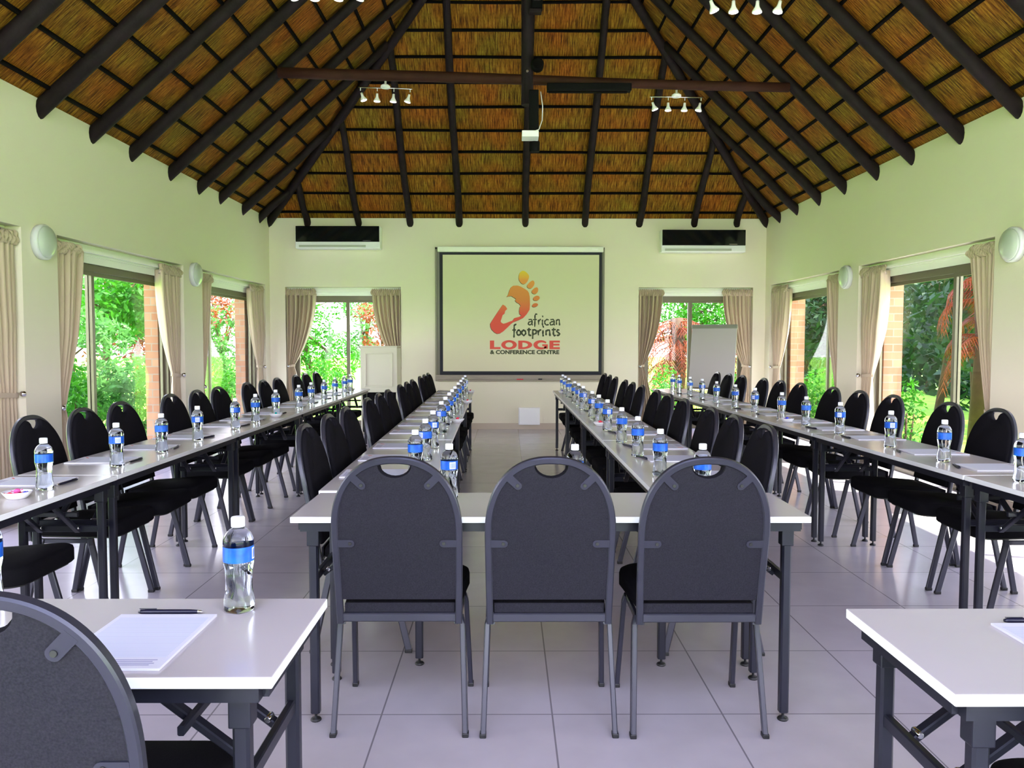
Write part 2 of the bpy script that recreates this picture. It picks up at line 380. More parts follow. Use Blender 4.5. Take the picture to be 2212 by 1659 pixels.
# windows: sliding glass doors; local frame: u along wall, w outwards
def window(idx, kind, u0, u1, base, top, hd, rtop):
    """kind L/R/B/F ; u0..u1 opening range ; base = inner plane of frame"""
    def P(b, ua, ub, wa, wb, za, zb, m=0):
        if kind == 'B': b.box(ua, ub, base + wa, base + wb, za, zb, m)
        elif kind == 'F': b.box(ua, ub, base - wb, base - wa, za, zb, m)
        elif kind == 'L': b.box(base - wb, base - wa, ua, ub, za, zb, m)
        else: b.box(base + wa, base + wb, ua, ub, za, zb, m)
    b = MB(); P(b, u0, u1, 0.0, 0.07, top - 0.065, top); P(b, u0, u0 + 0.05, 0, 0.07, 0, top); P(b, u1 - 0.05, u1, 0, 0.07, 0, top); P(b, u0, u1, 0, 0.07, 0, 0.04)
    w = b.build('window_%d' % idx, FRAME); tag(w, kind='structure')
    mid = hd
    for (a, c, wo) in ((u0 + 0.05, mid + 0.03, 0.01), (mid - 0.03, u1 - 0.05, 0.04)):
        b = MB(); t = 0.05
        P(b, a, a + t, wo, wo + 0.025, 0.04, top - 0.065); P(b, c - t, c, wo, wo + 0.025, 0.04, top - 0.065)
        P(b, a + t, c - t, wo, wo + 0.025, 0.04, 0.12); P(b, a + t, c - t, wo, wo + 0.025, top - 0.10, top - 0.065)
        s = b.build('sliding_sash', FRAME, w)
        b = MB(); P(b, a + t, c - t, wo + 0.01, wo + 0.014, 0.12, top - 0.10); b.build('pane', GLASS, s)
    if rtop:   # curtain track under the head of the recess
        b = MB(); 
        P(b, u0 - 0.08, u1 + 0.08, -0.075, -0.045, rtop - 0.075, rtop - 0.05); P(b, u0 - 0.08, u1 + 0.08, -0.035, -0.02, rtop - 0.095, rtop - 0.075)
        P(b, u0 - 0.08, u1 + 0.08, -0.018, 0.0, top, rtop)
        b.build('curtain_track', WHITE, w)
    cx, cz = (u0 + u1) / 2, top / 2
    wdt = u1 - u0
    if kind == 'L': portal('portal', (base - 0.02, cx, cz), (0, -PI / 2, 0), top, wdt)
    elif kind == 'R': portal('portal', (base + 0.02, cx, cz), (0, PI / 2, 0), top, wdt)
    elif kind == 'B': portal('portal', (cx, base + 0.02, cz), (-PI / 2, 0, 0), wdt, top)
    else: portal('portal', (cx, base - 0.02, cz), (PI / 2, 0, 0), wdt, top)
    return w
k = 1
for i, (a, c) in enumerate(SIDEW):
    window(k, 'L', a + 0.10, c - 0.10, XL - 0.13, 2.04, [1.5, 4.7, 7.42, 10.32][i], 2.2); k += 1
    window(k, 'R', a + 0.10, c - 0.10, XR + 0.13, 2.04, [1.5, 4.7, 7.42, 10.36][i], 2.2); k += 1
window(k, 'B', -3.315, -1.71, YB + 0.13, 2.05, -2.47, 2.178); k += 1
window(k, 'B', 2.088, 3.68, YB + 0.13, 2.05, 2.83, 2.178); k += 1
window(k, 'F', -3.2, 3.5, YF - 0.08, 2.7, 0.15, None)

# glazed gable, unseen, added above the rear opening to light the near tables
def gz(x): return min(ZT + SLL * (x - XL), ZT + SLR * (XR - x)) - 0.16
b = MB(); gx = [-3.2, -1.5, RX, 2.0, 3.5]
for x in gx: b.box(x - 0.03, x + 0.03, YF - 0.15, YF - 0.08, 2.85, gz(x))
for a, c in ((-3.2, RX), (RX, 3.5)): b.tube([(a, YF - 0.115, gz(a)), (c, YF - 0.115, gz(c))], 1, sect=(0.07, 0.06), up=(0, 1, 0))
gw = b.build('window_12', FRAME); tag(gw, kind='structure')
for a, c in zip(gx[:-1], gx[1:]):
    pv = [(a + 0.03, 2.85), (c - 0.03, 2.85), (c - 0.03, gz(c - 0.03)), (a + 0.03, gz(a + 0.03))]
    MB().prism(pv, lambda x, z: (x, YF - 0.12, z), lambda x, z: (x, YF - 0.112, z)).build('pane', GLASS, gw)
portal('portal', (0.15, YF - 0.06, 4.7), (PI / 2, 0, 0), 6.7, 3.7)

# thatched roof: ceiling with rafters and battens
def zl(x): return ZT + SLL * (x - XL)
def zr(x): return ZT + SLR * (XR - x)
def zb(y): return ZT + SB * (YB - y)
OV = 0.55; ZA = ZT + rise
def slope_face(b, pts, uax, th=0.22):
    """pts in 3D; uax = horizontal axis along eave"""
    n = len(pts)
    u = Vector(uax); nrm = (Vector(pts[1]) - Vector(pts[0])).cross(Vector(pts[2]) - Vector(pts[0])).normalized()
    if nrm.z < 0: nrm = -nrm
    w = nrm.cross(u)
    uv = [(Vector(p).dot(u), Vector(p).dot(w)) for p in pts]
    up = [tuple(Vector(p) + nrm * th) for p in pts]
    b.add(list(pts) + up, [list(range(n)), [n + k for k in range(n)][::-1]] + [(k, (k + 1) % n, n + (k + 1) % n, n + k) for k in range(n)], 0, False, [uv, uv[::-1]] + [[(0, 0)] * 4] * n)
b = MB()
kx = SLL / SB; kr = SLR / SB      # plan ratio of hips
slope_face(b, [(XL - OV, YF - 0.3, zl(XL - OV)), (XL - OV, YB + OV * kx, zl(XL - OV)), (RX, YAP, ZA), (RX, YF - 0.3, ZA)], (0, 1, 0))
slope_face(b, [(XR + OV, YF - 0.3, zr(XR + OV)), (XR + OV, YB + OV * kr, zr(XR + OV)), (RX, YAP, ZA), (RX, YF - 0.3, ZA)], (0, 1, 0))
slope_face(b, [(XL - OV, YB + OV * kx, zl(XL - OV)), (XR + OV, YB + OV * kr, zr(XR + OV)), (RX, YAP, ZA)], (1, 0, 0))
ceil = b.build('ceiling', THATCH, fix=False); tag(ceil, kind='structure')
# close the gap between wall top and thatch
RD = 0.058
def wob(p0, p1, r0, r1, n=9, a=0.012, rr=random):
    P0, P1 = Vector(p0), Vector(p1); pts = []; rad = []
    ph = rr.random() * 6
    for i in range(n):
        t = i / (n - 1); p = P0.lerp(P1, t)
        if 0 < i < n - 1: p = p + Vector((math.sin(ph + 5 * t), math.cos(ph * 2 + 4 * t), 0.6 * math.sin(ph + 7 * t))) * a
        pts.append(p); rad.append((r0 + (r1 - r0) * t) * (1 + 0.04 * math.sin(ph + 9 * t)))
    return pts, rad
ROFF = 0.088     # rafter axis below thatch (measured vertically)
LY = [6.42, 7.21, 7.95, 8.85, 9.66, 10.37, 11.25, 12.0]
LY = [LY[0] - 0.82 * k for k in range(11, 0, -1)] + LY
RY = [7.15, 8.0, 8.75, 9.58, 10.36, 11.15, 11.85]
RY = [RY[0] - 0.80 * k for k in range(12, 0, -1)] + RY
for y in LY:
    tmax = (RX - XL) if y < YAP else (YB - y) * SB / SLL
    if tmax < 0.1: continue
    q, r = wob((XL - 0.06, y, zl(XL - 0.06) - ROFF), (XL + tmax - 0.02, y, zl(XL + tmax - 0.02) - ROFF), RD * 1.06, RD * 0.85)
    MB().tube(q, r, 12).build('rafter', POLE, ceil)
for y in RY:
    tmax = (XR - RX) if y < YAP else (YB - y) * SB / SLR
    if tmax < 0.1: continue
    q, r = wob((XR + 0.06, y, zr(XR + 0.06) - ROFF), (XR - tmax + 0.02, y, zr(XR - tmax + 0.02) - ROFF), RD * 1.06, RD * 0.85)
    MB().tube(q, r, 12).build('rafter', POLE, ceil)
for x in (-3.045, -2.264, -1.483, -0.737, 0.271, 1.18, 2.006, 2.847, 3.497):
    t = (x - XL) * SLL / SB if x < RX else (XR - x) * SLR / SB
    t = min(t, YB - YAP)
    q, r = wob((x, YB + 0.03, zb(YB + 0.03) - ROFF), (x, YB - t + 0.02, zb(YB - t + 0.02) - ROFF), RD * 0.9, RD * 0.8)
    MB().tube(q, r, 12).build('rafter', POLE, ceil)
for (x0, s) in ((XL, 1), (XR, -1)):
    q, r = wob((x0 - s * 0.03, YB + 0.03, ZT - 0.12), (RX, YAP, ZA - 0.14), RD * 1.05, RD * 0.95)
    MB().tube(q, r, 12).build('hip_rafter', POLE, ceil)
MB().tube([(RX, YAP, ZA - 0.10), (RX, YF, ZA - 0.10)], 0.06, 12).build('ridge_pole', POLE, ceil)
# battens
def btube(p0, p1):
    n = max(3, int((Vector(p1) - Vector(p0)).length / 0.35)); q, r = wob(p0, p1, 0.019, 0.019, n * 2, 0.009)
    MB().tube(q, r, 7).build('batten', BATM, ceil)
k = 0
z = 3.29 + 0.03
while z < ZA - 0.1:
    dz = z - ZT
    xl_, xr_, yb_ = XL + dz / SLL, XR - dz / SLR, YB - dz / SB
    zz = z - 0.026
    btube((xl_ + 0.02, yb_, zz), (xr_ - 0.02, yb_, zz))
    btube((xl_, YF, zz), (xl_, yb_, zz)); btube((xr_, YF, zz), (xr_, yb_, zz))
    z += 0.24; k += 1

# roof trusses
def truss(y, xl_, zl_, xr_, zr_, px, label):
    t = empty('roof_truss', (px, y, 3.8)); tag(t, label, 'roof truss')
    q, r = wob((xl_, y, zl_), (xr_, y, zr_), 0.058, 0.048, 12, 0.01)
    q = [p - Vector((px, y, 3.8)) for p in q]
    MB().tube(q, r, 12).build('tie_beam', TIEM, t)
    MB().tube([(0, -0.03, 0.03), (0, -0.03, ZA - 0.1 - 3.8)], 0.062, 14).build('king_post', POLE, t)
    MB().lathe([(0.014, -0.105), (0.014, -0.09)], 8, c=(0.0, 0.0, 0.36), axis='y').build('bolt_head', CHROME, t)
    return t
truss(8.70, -2.41, 4.17, 2.97, 4.03, 0.205, 'dark pole roof truss with reddish tie beam below the hip of the thatch')
truss(6.02, -2.45, 4.28, 2.95, 4.22, 0.21, 'dark pole roof truss nearest the camera, carrying the front spotlights')

def spot_bar(xc, y, z, label, tilt=0.0, drop=0.03):
    t = empty('spotlight_bar', (xc, y, z)); t.rotation_euler = (0, tilt, 0)
    tag(t, label, 'ceiling spotlight', 'four-lamp spotlight bars under the roof beams')
    MB().lathe([(0.05, 0.0), (0.05, 0.02), (0.03, 0.035), (0.012, 0.04), (0.012, 0.07)], 14).build('canopy', SPOTM, t)
    MB().tube([(-0.28, 0, 0), (0.28, 0, 0)], 0.006, 8).build('rail', CHROME, t)
    for i, x in enumerate((-0.26, -0.085, 0.09, 0.26)):
        tl = [-0.35, 0.0, 0.05, 0.25][i]
        M = Matrix.Translation((x, 0, -0.03)) @ Matrix.Rotation(tl, 4, 'Y')
        b = MB().tube([(x, 0, 0), (x, 0, -0.035)], 0.004, 6)
        bb = MB().lathe([(0.012, -0.03), (0.014, -0.06), (0.018, -0.075), (0.036, -0.105), (0.037, -0.112)], 14)
        bb.v = [tuple(M @ Vector(v)) for v in bb.v]; b.add(bb.v, bb.f, 0, True); h = b.build('spot_head', SPOTM, t)
        g = MB().lathe([(0.031, -0.113), (0.001, -0.118)], 14); g.v = [tuple(M @ Vector(v)) for v in g.v]; g.build('bulb', SPOTE, h)
spot_bar(-1.28, 8.64, 3.995, 'spotlight bar with four white lamps under the far tie beam, left of the king post', 0.03)
spot_bar(1.77, 8.64, 3.91, 'spotlight bar with four white lamps under the far tie beam, right of the king post', 0.01)
spot_bar(-1.30, 5.96, 3.935, 'spotlight bar with four white lamps at the top edge of the photo, on the left', 0.0)
spot_bar(1.71, 5.96, 3.855, 'spotlight bar with four white lamps at the top edge of the photo, on the right', 0.0)

t = empty('ceiling_projector', (0.24, 8.52, 3.42)); tag(t, 'ceiling projector with small white box hanging from the king post', 'projector')
MB().rbox(-0.02, 0.08, -0.03, 0.05, 0.06, 0.52, 0.01).build('mount_column', BLACKM, t)
MB().rbox(-0.095, 0.075, -0.20, 0.0, -0.0, 0.062, 0.006).build('white_housing', WPLAS, t)
MB().lathe([(0.05, -0.10), (0.055, -0.08), (0.055, 0.0), (0.04, 0.02)], 16, c=(0.04, 0.04, 0.0)).build('lens_housing', BLACKM, t)
MB().tube([(0.10, -0.02, 0.50), (0.12, -0.03, 0.35), (0.115, -0.05, 0.2), (0.08, -0.08, 0.10), (0.0, -0.1, 0.065)], 0.005, 6).build('cable', WPLAS, t)
t = empty('beam_box', (0.85, 8.66, 4.0)); tag(t, 'long black box fixed under the tie beam, right of the king post', 'fixture')
MB().rbox(-0.44, 0.44, -0.09, 0.02, -0.04, 0.035, 0.008).build('housing', BLACKM, t)
MB().rbox(-0.42, 0.40, -0.05, 0.0, -0.05, -0.04, 0.003).build('bottom_slot', BATM, t)
t = empty('post_speaker', (0.31, 8.60, 4.22)); tag(t, 'round black speaker beside the king post above the tie beam', 'speaker')
MB().lathe([(0.03, -0.06), (0.065, -0.05), (0.065, 0.04), (0.05, 0.06)], 18, axis='y').build('shell', BLACKM, t)
MB().lathe([(0.05, -0.062), (0.052, -0.058), (0.052, -0.05)], 18, axis='y').build('grille', BATM, t)
MB().tube([(-0.02, 0.03, 0), (-0.1, 0.05, 0)], 0.012, 8).build('bracket', BLACKM, t)
t = empty('post_box', (0.30, 8.58, 4.78)); tag(t, 'black box on the king post at the top edge of the photo', 'speaker')
MB().rbox(-0.05, 0.06, -0.04, 0.06, 0.0, 0.4, 0.008).build('cabinet', BLACKM, t)
MB().rbox(-0.08, 0.05, -0.05, 0.04, -0.045, -0.005, 0.008).build('shelf_bracket', POLE, t)

# ------------------------------------------------------------------ wall lamps
def wall_lamp(x, y, z, s, label):
    t = empty('wall_lamp', (x, y, z), 0 if s > 0 else PI); tag(t, label, 'wall lamp', 'round wall lamps between the windows')
    MB().lathe([(0.115, 0.0), (0.135, 0.004), (0.138, 0.045), (0.128, 0.056)], 30, axis='x').build('rim', LAMPR, t)
    MB().lathe([(0.127, 0.05), (0.12, 0.068), (0.08, 0.085), (0.03, 0.092), (0.001, 0.093)], 30, axis='x').build('diffuser', LAMPD, t)
wall_lamp(XL, 6.36, 2.112, 1, 'round white wall lamp near the left edge, left of the large left window')
wall_lamp(XL, 9.43, 2.115, 1, 'round white wall lamp between the two left windows')
wall_lamp(XR, 9.43, 2.095, -1, 'round white wall lamp between the two right windows')
wall_lamp(XR, 6.32, 2.10, -1, 'round white wall lamp at the right edge of the photo')

# ------------------------------------------------------------------ curtains
def curtain(kind, jamb, dr, wtop, ztop, label, tie=0.97, tw=0.10, bw=0.24, base=None, bulge=1.0):
    """dr = +1/-1 along wall away from jamb; local: a along wall, d into the room"""
    def P(a, d, z):
        if kind == 'B': return (dr * a, -d, z)
        if kind == 'L': return (d, dr * a, z)
        return (-d, dr * a, z)
    org = {'B': (jamb, YB + 0.055, 0), 'L': (XL - 0.06, jamb, 0), 'R': (XR + 0.06, jamb, 0)}[kind]
    t = empty('curtain', org); tag(t, label, 'curtain', 'beige curtains tied back at the windows')
    rnd = random.Random(label); ph = [rnd.random() * 6 for _ in range(4)]
    NS, NZ = 90, 46; vs = []; nf = max(4.0, wtop * 15)
    for j in range(NZ + 1):
        z = 0.03 + (ztop - 0.07 - 0.03) * j / NZ
        if z >= tie:
            q = (z - tie) / (ztop - 0.07 - tie); w = tw + (wtop - tw) * (1 - (1 - q) ** (2.0 * bulge)); amp = 0.018 + 0.040 * min(1, q * 2.2)
        else:
            q = (tie - z) / tie; w = tw + (bw - tw) * (1 - (1 - q) ** 2.2); amp = 0.012 + 0.03 * min(1, q * 1.8)
        for i in range(NS + 1):
            s = i / NS; a = 0.012 + w * s
            d = amp * (math.sin(2 * PI * nf * s + ph[0] + 0.5 * math.sin(z * 2 + ph[1])) + 0.35 * math.sin(2 * PI * nf * 2.3 * s + ph[2])) * (0.75 + 0.25 * math.sin(3 * s + ph[3]))
            g = math.exp(-((z - tie) / 0.10) ** 2)
            vs.append(P(a, d + 0.03 * g * 0, z))
    fs = [(j * (NS + 1) + i, j * (NS + 1) + i + 1, (j + 1) * (NS + 1) + i + 1, (j + 1) * (NS + 1) + i) for j in range(NZ) for i in range(NS)]
    b = MB().add(vs, fs, 0, True); c = b.build('curtain_panel', CURT, t, fix=False)
    c.modifiers.new('thick', 'SOLIDIFY').thickness = 0.003
    # gathered heading
    vs = []; nz = 8
    for j in range(nz + 1):
        z = ztop - 0.115 + 0.10 * j / nz
        for i in range(NS + 1):
            s = i / NS; a = 0.0 + (wtop + 0.03 * math.sin(PI * j / nz)) * s
            d = 0.02 + 0.018 * math.sin(PI * j / nz) + 0.014 * math.sin(2 * PI * 15 * s + ph[1]) + 0.010 * math.sin(2 * PI * 27 * s + j)
            vs.append(P(a, d, z + 0.012 * math.sin(2 * PI * 13 * s + ph[0]) * (j / nz)))
    fs = [(j * (NS + 1) + i, j * (NS + 1) + i + 1, (j + 1) * (NS + 1) + i + 1, (j + 1) * (NS + 1) + i) for j in range(nz) for i in range(NS)]
    h = MB().add(vs, fs, 0, True).build('gathered_heading', CURT, t, fix=False); h.modifiers.new('thick', 'SOLIDIFY').thickness = 0.003
    # tie band and knob
    b = MB(); pts = []
    for i in range(25):
        a = 2 * PI * i / 24; pts.append(P(0.012 + tw / 2 + (tw / 2 + 0.012) * math.cos(a), 0.026 * math.sin(a), tie + 0.012 * math.cos(a)))
    b.tube(pts, 1, sect=(0.035, 0.006), caps=False, up=(0, 0, 1)); b.build('tie_band', CURT, t)
    b = MB(); c0 = P(0.03, 0.055, tie)
    prof = [(0.002, -0.024), (0.014, -0.019), (0.022, -0.008), (0.024, 0.002), (0.02, 0.013), (0.01, 0.021), (0.001, 0.024)]
    b.lathe(prof, 14, c=c0, axis='y' if kind == 'B' else 'x'); b.build('holdback_knob', CHROME, t)
ZC = 2.175
curtain('B', -3.395, 1, 0.44, 2.165, 'beige curtain tied at its left, left side of the window behind the white lectern', tw=0.10)
curtain('B', -1.63, -1, 0.44, 2.160, 'beige curtain falling behind the white lectern', tie=0.95, tw=0.07)
curtain('B', 2.008, 1, 0.37, 2.160, 'beige curtain between projection screen and flipchart window', tie=0.97, tw=0.08)
curtain('B', 3.76, -1, 0.44, 2.165, 'beige curtain hanging to the right of the flipchart', tw=0.12)
curtain('L', 6.60, 1, 0.40, ZC, 'beige curtain beside the large round lamp, near side of large left window', tie=0.80, tw=0.14, bulge=0.55)
curtain('L', 9.15, -1, 0.52, ZC, 'beige curtain tied with a knob on the far side of the large left window', tw=0.20, bulge=1.0)
curtain('L', 9.72, 1, 0.36, ZC, 'beige curtain beside the second left lamp, near side of the small left window', tie=0.80, tw=0.12, bulge=0.55)
curtain('L', 12.20, -1, 0.60, ZC, 'beige curtain in the left corner beside the back wall', tw=0.20)
curtain('L', 6.12, -1, 0.62, ZC, 'beige curtain cut off by the left edge of the photo', tie=0.95, tw=0.40, bw=0.45)
curtain('R', 6.60, 1, 0.40, ZC, 'beige curtain beside the right edge lamp, near side of large right window', tie=0.75, tw=0.14, bulge=0.55)
curtain('R', 9.15, -1, 0.55, ZC, 'beige curtain beside the brick pier, far side of the large right window', tw=0.26)
curtain('R', 9.72, 1, 0.34, ZC, 'beige curtain beside the second right lamp, near side of the small right window', tie=0.75, tw=0.10, bulge=0.55)
curtain('R', 12.20, -1, 0.62, ZC, 'beige curtain in the right corner beside the back wall', tw=0.26)

# ------------------------------------------------------------------ back wall fittings
def aircon(xc, zt, label):
    t = empty('air_conditioner', (xc, YB, zt - 0.335)); tag(t, label, 'air conditioner', 'wall air conditioners on the back wall')
    MB().rbox(-0.635, 0.635, -0.20, 0.0, 0.0, 0.335, 0.012).build('white_body', WPLAS, t)
    MB().rbox(-0.625, 0.625, -0.222, -0.195, 0.098, 0.332, 0.006).build('black_front_panel', ACB, t)
    MB().rbox(-0.58, 0.42, -0.208, -0.19, 0.018, 0.052, 0.003).build('air_flap', mat('flap_grey' + label[:4], (0.45, 0.47, 0.40), 0.4), t)
    MB().rbox(0.38, 0.50, -0.2235, -0.2215, 0.112, 0.120, 0.0008).build('nameplate', CHROME, t)
aircon(-2.545, 3.074, 'black-fronted white air conditioner above the left back window')
aircon(2.945, 3.027, 'black-fronted white air conditioner above the right back window')

t = empty('whiteboard', (0.1875, YB, 0.744)); tag(t, 'large grey-framed board on the back wall behind the projection screen', 'whiteboard')
MB().box(-1.27, 1.27, -0.018, 0, 0.02, 2.0).build('board_surface', BOARD, t)
b = MB(); b.rbox(-1.2915, -1.26, -0.03, 0, 0, 2.035, 0.004); b.rbox(1.26, 1.2915, -0.03, 0, 0, 2.035, 0.004); b.rbox(-1.2915, 1.2915, -0.03, 0, 2.005, 2.035, 0.004); b.build('frame', BOARD, t)
b = MB(); b.rbox(-1.2915, 1.2915, -0.035, 0, 0, 0.10, 0.004); b.rbox(-1.25, 1.25, -0.075, -0.035, 0.0, 0.02, 0.004); b.build('pen_tray', BOARDM, t)
t2 = MB().lathe([(0.006, -0.05), (0.007, -0.048), (0.007, 0.05), (0.004, 0.052)], 8, axis='x').build('marker_pen', RED_S, loc=(0.19, YB - 0.066, 0.8275 - 0.0565 - 0.0)); t2.location.z = 0.744 + 0.027; tag(t2, 'red marker pen lying on the tray of the whiteboard', 'pen')
t2 = MB().rbox(-0.03, 0.03, -0.012, 0.012, 0, 0.02, 0.003).build('board_rubber', BLACKP, loc=(0.50, YB - 0.064, 0.764)); tag(t2, 'small black rubber on the tray of the whiteboard', 'board rubber')

t = empty('projection_screen', (0.2, YB - 0.04, 0.851)); tag(t, 'pull-down projection screen showing an orange footprint logo', 'projection screen')
MB().rbox(-1.26, 1.255, -0.06, 0.008, 1.852, 1.935, 0.01).build('roller_case', CREAM, t)
MB().rbox(1.08, 1.17, -0.062, -0.058, 1.885, 1.905, 0.0015).build('case_badge', WHITE, t)
MB().box(-1.234, 1.235, -0.012, -0.008, 0.0, 1.855).build('black_border', SCRB, t)
MB().box(-1.185, 1.192, -0.016, -0.0122, 0.043, 1.813).build('screen_fabric', SCRF, t)
MB().rbox(-1.234, 1.235, -0.02, -0.004, -0.012, 0.01, 0.003).build('weight_bar', SCRB, t)
# logo coordinates come in as crop pixels (7.9 px per photo px)
LYP = YB - 0.04 - 0.016
def cw(x, y, off=0.0):
    u = 1040 + x / 7.9; v = 570 + y / 7.9
    return (-0.272 + (u - 1058) / 152.0 * 1.079, LYP - off, 2.427 - (v - 585) / 183.0 * 1.292)
def decal(b, poly, off=0.0016, th=0.001, dx=0, dy=0, m=0):
    poly = [(x + dx, y + dy) for x, y in poly]
    b.prism(poly, lambda x, y: cw(x, y, off), lambda x, y: cw(x, y, off - th), m)
def smoothp(p, it=2):
    for _ in range(it):
        q = []
        for i in range(len(p)):
            a, c = p[i], p[(i + 1) % len(p)]
            q += [(a[0] * .75 + c[0] * .25, a[1] * .75 + c[1] * .25), (a[0] * .25 + c[0] * .75, a[1] * .25 + c[1] * .75)]
        p = q
    return p
toes = [
 [(680, 125), (735, 122), (805, 190), (812, 235), (780, 310), (735, 350), (690, 348), (640, 290), (630, 230), (645, 165)],
 [(840, 298), (880, 282), (905, 320), (895, 370), (850, 425), (800, 420), (770, 390), (785, 350)],
 [(900, 412), (950, 398), (968, 440), (955, 490), (915, 520), (870, 510), (850, 480), (862, 450)],
 [(905, 555), (950, 540), (990, 560), (990, 600), (950, 630), (895, 628), (875, 605), (885, 575)],
 [(880, 680), (920, 668), (962, 680), (960, 715), (920, 738), (870, 738), (858, 712)]]
foot = [(430, 568), (455, 525), (478, 450), (505, 400), (540, 376), (620, 374), (665, 388), (740, 432), (785, 462), (808, 500), (822, 570), (826, 700), (818, 785), (770, 860), (715, 920), (640, 958), (545, 995), (505, 1025), (440, 1090), (375, 1150), (320, 1185), (270, 1193), (225, 1170), (175, 1120), (155, 1070), (152, 1020), (185, 965), (240, 880), (310, 775), (365, 695), (410, 722), (440, 770), (405, 805), (395, 850), (362, 875), (345, 930), (328, 980), (342, 1005), (375, 1022), (420, 1010), (480, 985), (530, 968), (560, 925), (640, 905), (680, 880), (648, 855), (642, 800), (652, 740), (668, 715), (640, 680), (600, 660), (572, 628), (588, 602), (560, 580), (510, 552), (465, 555)]
bs = MB(); bl = MB()
for p in toes:
    p = smoothp(p); decal(bs, p, 0.0010, 0.0008, -6, 6); decal(bl, p, 0.0022, 0.001)
decal(bs, foot, 0.0010, 0.0008, -7, 6); decal(bl, foot, 0.0022, 0.001)
def unp(o): o.parent = t; o.matrix_parent_inverse = Matrix.Translation((-0.2, -(YB - 0.04), -0.851)); return o
unp(bs.build('logo_outline', LTXT)); unp(bl.build('footprint_logo', LOGO))
# brush lettering as strokes
SO = [0]
def stroke(b, pts, w):
    P = []
    for i in range(len(pts) - 1):
        for k_ in range(5): P.append(tuple(pts[i][j] + (pts[i + 1][j] - pts[i][j]) * k_ / 5 for j in (0, 1)))
    P.append(pts[-1]); P = [((P[max(i-1,0)][0] + P[i][0]*2 + P[min(i+1,len(P)-1)][0]) / 4, (P[max(i-1,0)][1] + P[i][1]*2 + P[min(i+1,len(P)-1)][1]) / 4) for i in range(len(P))]
    L_, R_ = [], []
    for i, p in enumerate(P):
        a = P[max(i - 1, 0)]; c = P[min(i + 1, len(P) - 1)]; d = math.hypot(c[0] - a[0], c[1] - a[1]) or 1
        nx, ny = -(c[1] - a[1]) / d, (c[0] - a[0]) / d; ww = w * (0.85 + 0.2 * math.sin(i * 1.1 + pts[0][0])) * (0.6 if i in (0, len(P) - 1) else 1)
        L_.append((p[0] + nx * ww, p[1] + ny * ww)); R_.append((p[0] - nx * ww, p[1] - ny * ww))
    n = len(P); SO[0] += 1; of = 0.0016 + 0.00012 * (SO[0] % 12); vs = [cw(*q, of) for q in L_] + [cw(*q, of) for q in R_]
    b.add(vs, [(i, i + 1, n + i + 1, n + i) for i in range(n - 1)])
GL = {   # x 0..1, y 0 baseline .. 1 x-height (up)
 'a': [[(0.15, 0.95), (0.6, 1.0), (0.8, 0.8), (0.8, 0.1), (0.95, 0.0)], [(0.8, 0.6), (0.35, 0.6), (0.1, 0.35), (0.2, 0.05), (0.5, 0.05), (0.8, 0.3)]],
 'f': [[(0.95, 1.85), (0.7, 1.95), (0.5, 1.7), (0.5, 0.8), (0.45, -0.4)], [(0.05, 0.95), (0.9, 0.98)]],
 'r': [[(0.2, 1.0), (0.3, 0.0)], [(0.28, 0.6), (0.55, 0.95), (0.9, 1.0)]],
 'i': [[(0.5, 1.0), (0.45, 0.3), (0.6, -0.15)], [(0.45, 1.42), (0.58, 1.45), (0.55, 1.6), (0.45, 1.55)]],
 'c': [[(0.85, 0.9), (0.5, 1.0), (0.15, 0.75), (0.1, 0.35), (0.35, 0.02), (0.9, 0.1)], ],
 'n': [[(0.2, 1.0), (0.25, 0.0)], [(0.22, 0.7), (0.5, 1.0), (0.8, 0.9), (0.85, 0.0), (0.95, 0.1)]],
 'o': [[(0.5, 0.98), (0.15, 0.7), (0.15, 0.3), (0.5, 0.02), (0.85, 0.3), (0.85, 0.7), (0.5, 0.98), (0.35, 0.9)]],
 't': [[(0.5, 1.4), (0.45, 0.3), (0.6, 0.0), (0.95, 0.1)], [(0.1, 1.0), (0.95, 1.05)]],
 'p': [[(0.2, 1.15), (0.25, 0.3), (0.2, -0.6)], [(0.22, 0.9), (0.6, 1.05), (0.88, 0.75), (0.75, 0.35), (0.3, 0.25)]],
 's': [[(0.85, 0.95), (0.4, 1.0), (0.2, 0.75), (0.5, 0.55), (0.85, 0.4), (0.75, 0.08), (0.15, 0.05)]]}
def word(b, txt, xs, base, xh, w):
    for ch, (x0, x1) in zip(txt, xs):
        for st in GL[ch]: stroke(b, [(x0 + p[0] * (x1 - x0), base - p[1] * xh) for p in st], w)
b = MB()
word(b, 'african', [(785, 880), (865, 955), (955, 1020), (1015, 1060), (1065, 1160), (1155, 1255), (1255, 1340)], 1045, 98, 13)
unp(b.build('lettering_african', LTXT, fix=False))
b = MB()
word(b, 'footprints', [(515, 600), (590, 680), (675, 765), (765, 855), (850, 950), (945, 1030), (1025, 1070), (1075, 1180), (1180, 1275), (1265, 1340)], 1225, 100, 16)
unp(b.build('lettering_footprints', LTXT, fix=False))
b = MB(); y0, y1 = 1308, 1455
decal(b, [(145, y0), (218, y0), (218, 1420), (325, 1420), (325, y1), (145, y1)])
def ring(b, xo0, xo1, yo0, yo1, xi0, xi1, yi0, yi1, a0=0, a1=360):
    n = 48; vs = []; N = int(n * (a1 - a0) / 360)
    for i in range(N + 1):
        a = math.radians(a0 + (a1 - a0) * i / N); c, s_ = math.cos(a), -math.sin(a)
        vs.append(cw((xo0 + xo1) / 2 + c * (xo1 - xo0) / 2, (yo0 + yo1) / 2 + s_ * (yo1 - yo0) / 2, 0.0016)); vs.append(cw((xi0 + xi1) / 2 + c * (xi1 - xi0) / 2, (yi0 + yi1) / 2 + s_ * (yi1 - yi0) / 2, 0.0016))
    b.add(vs, [(2 * i, 2 * i + 1, 2 * i + 3, 2 * i + 2) for i in range(N)])
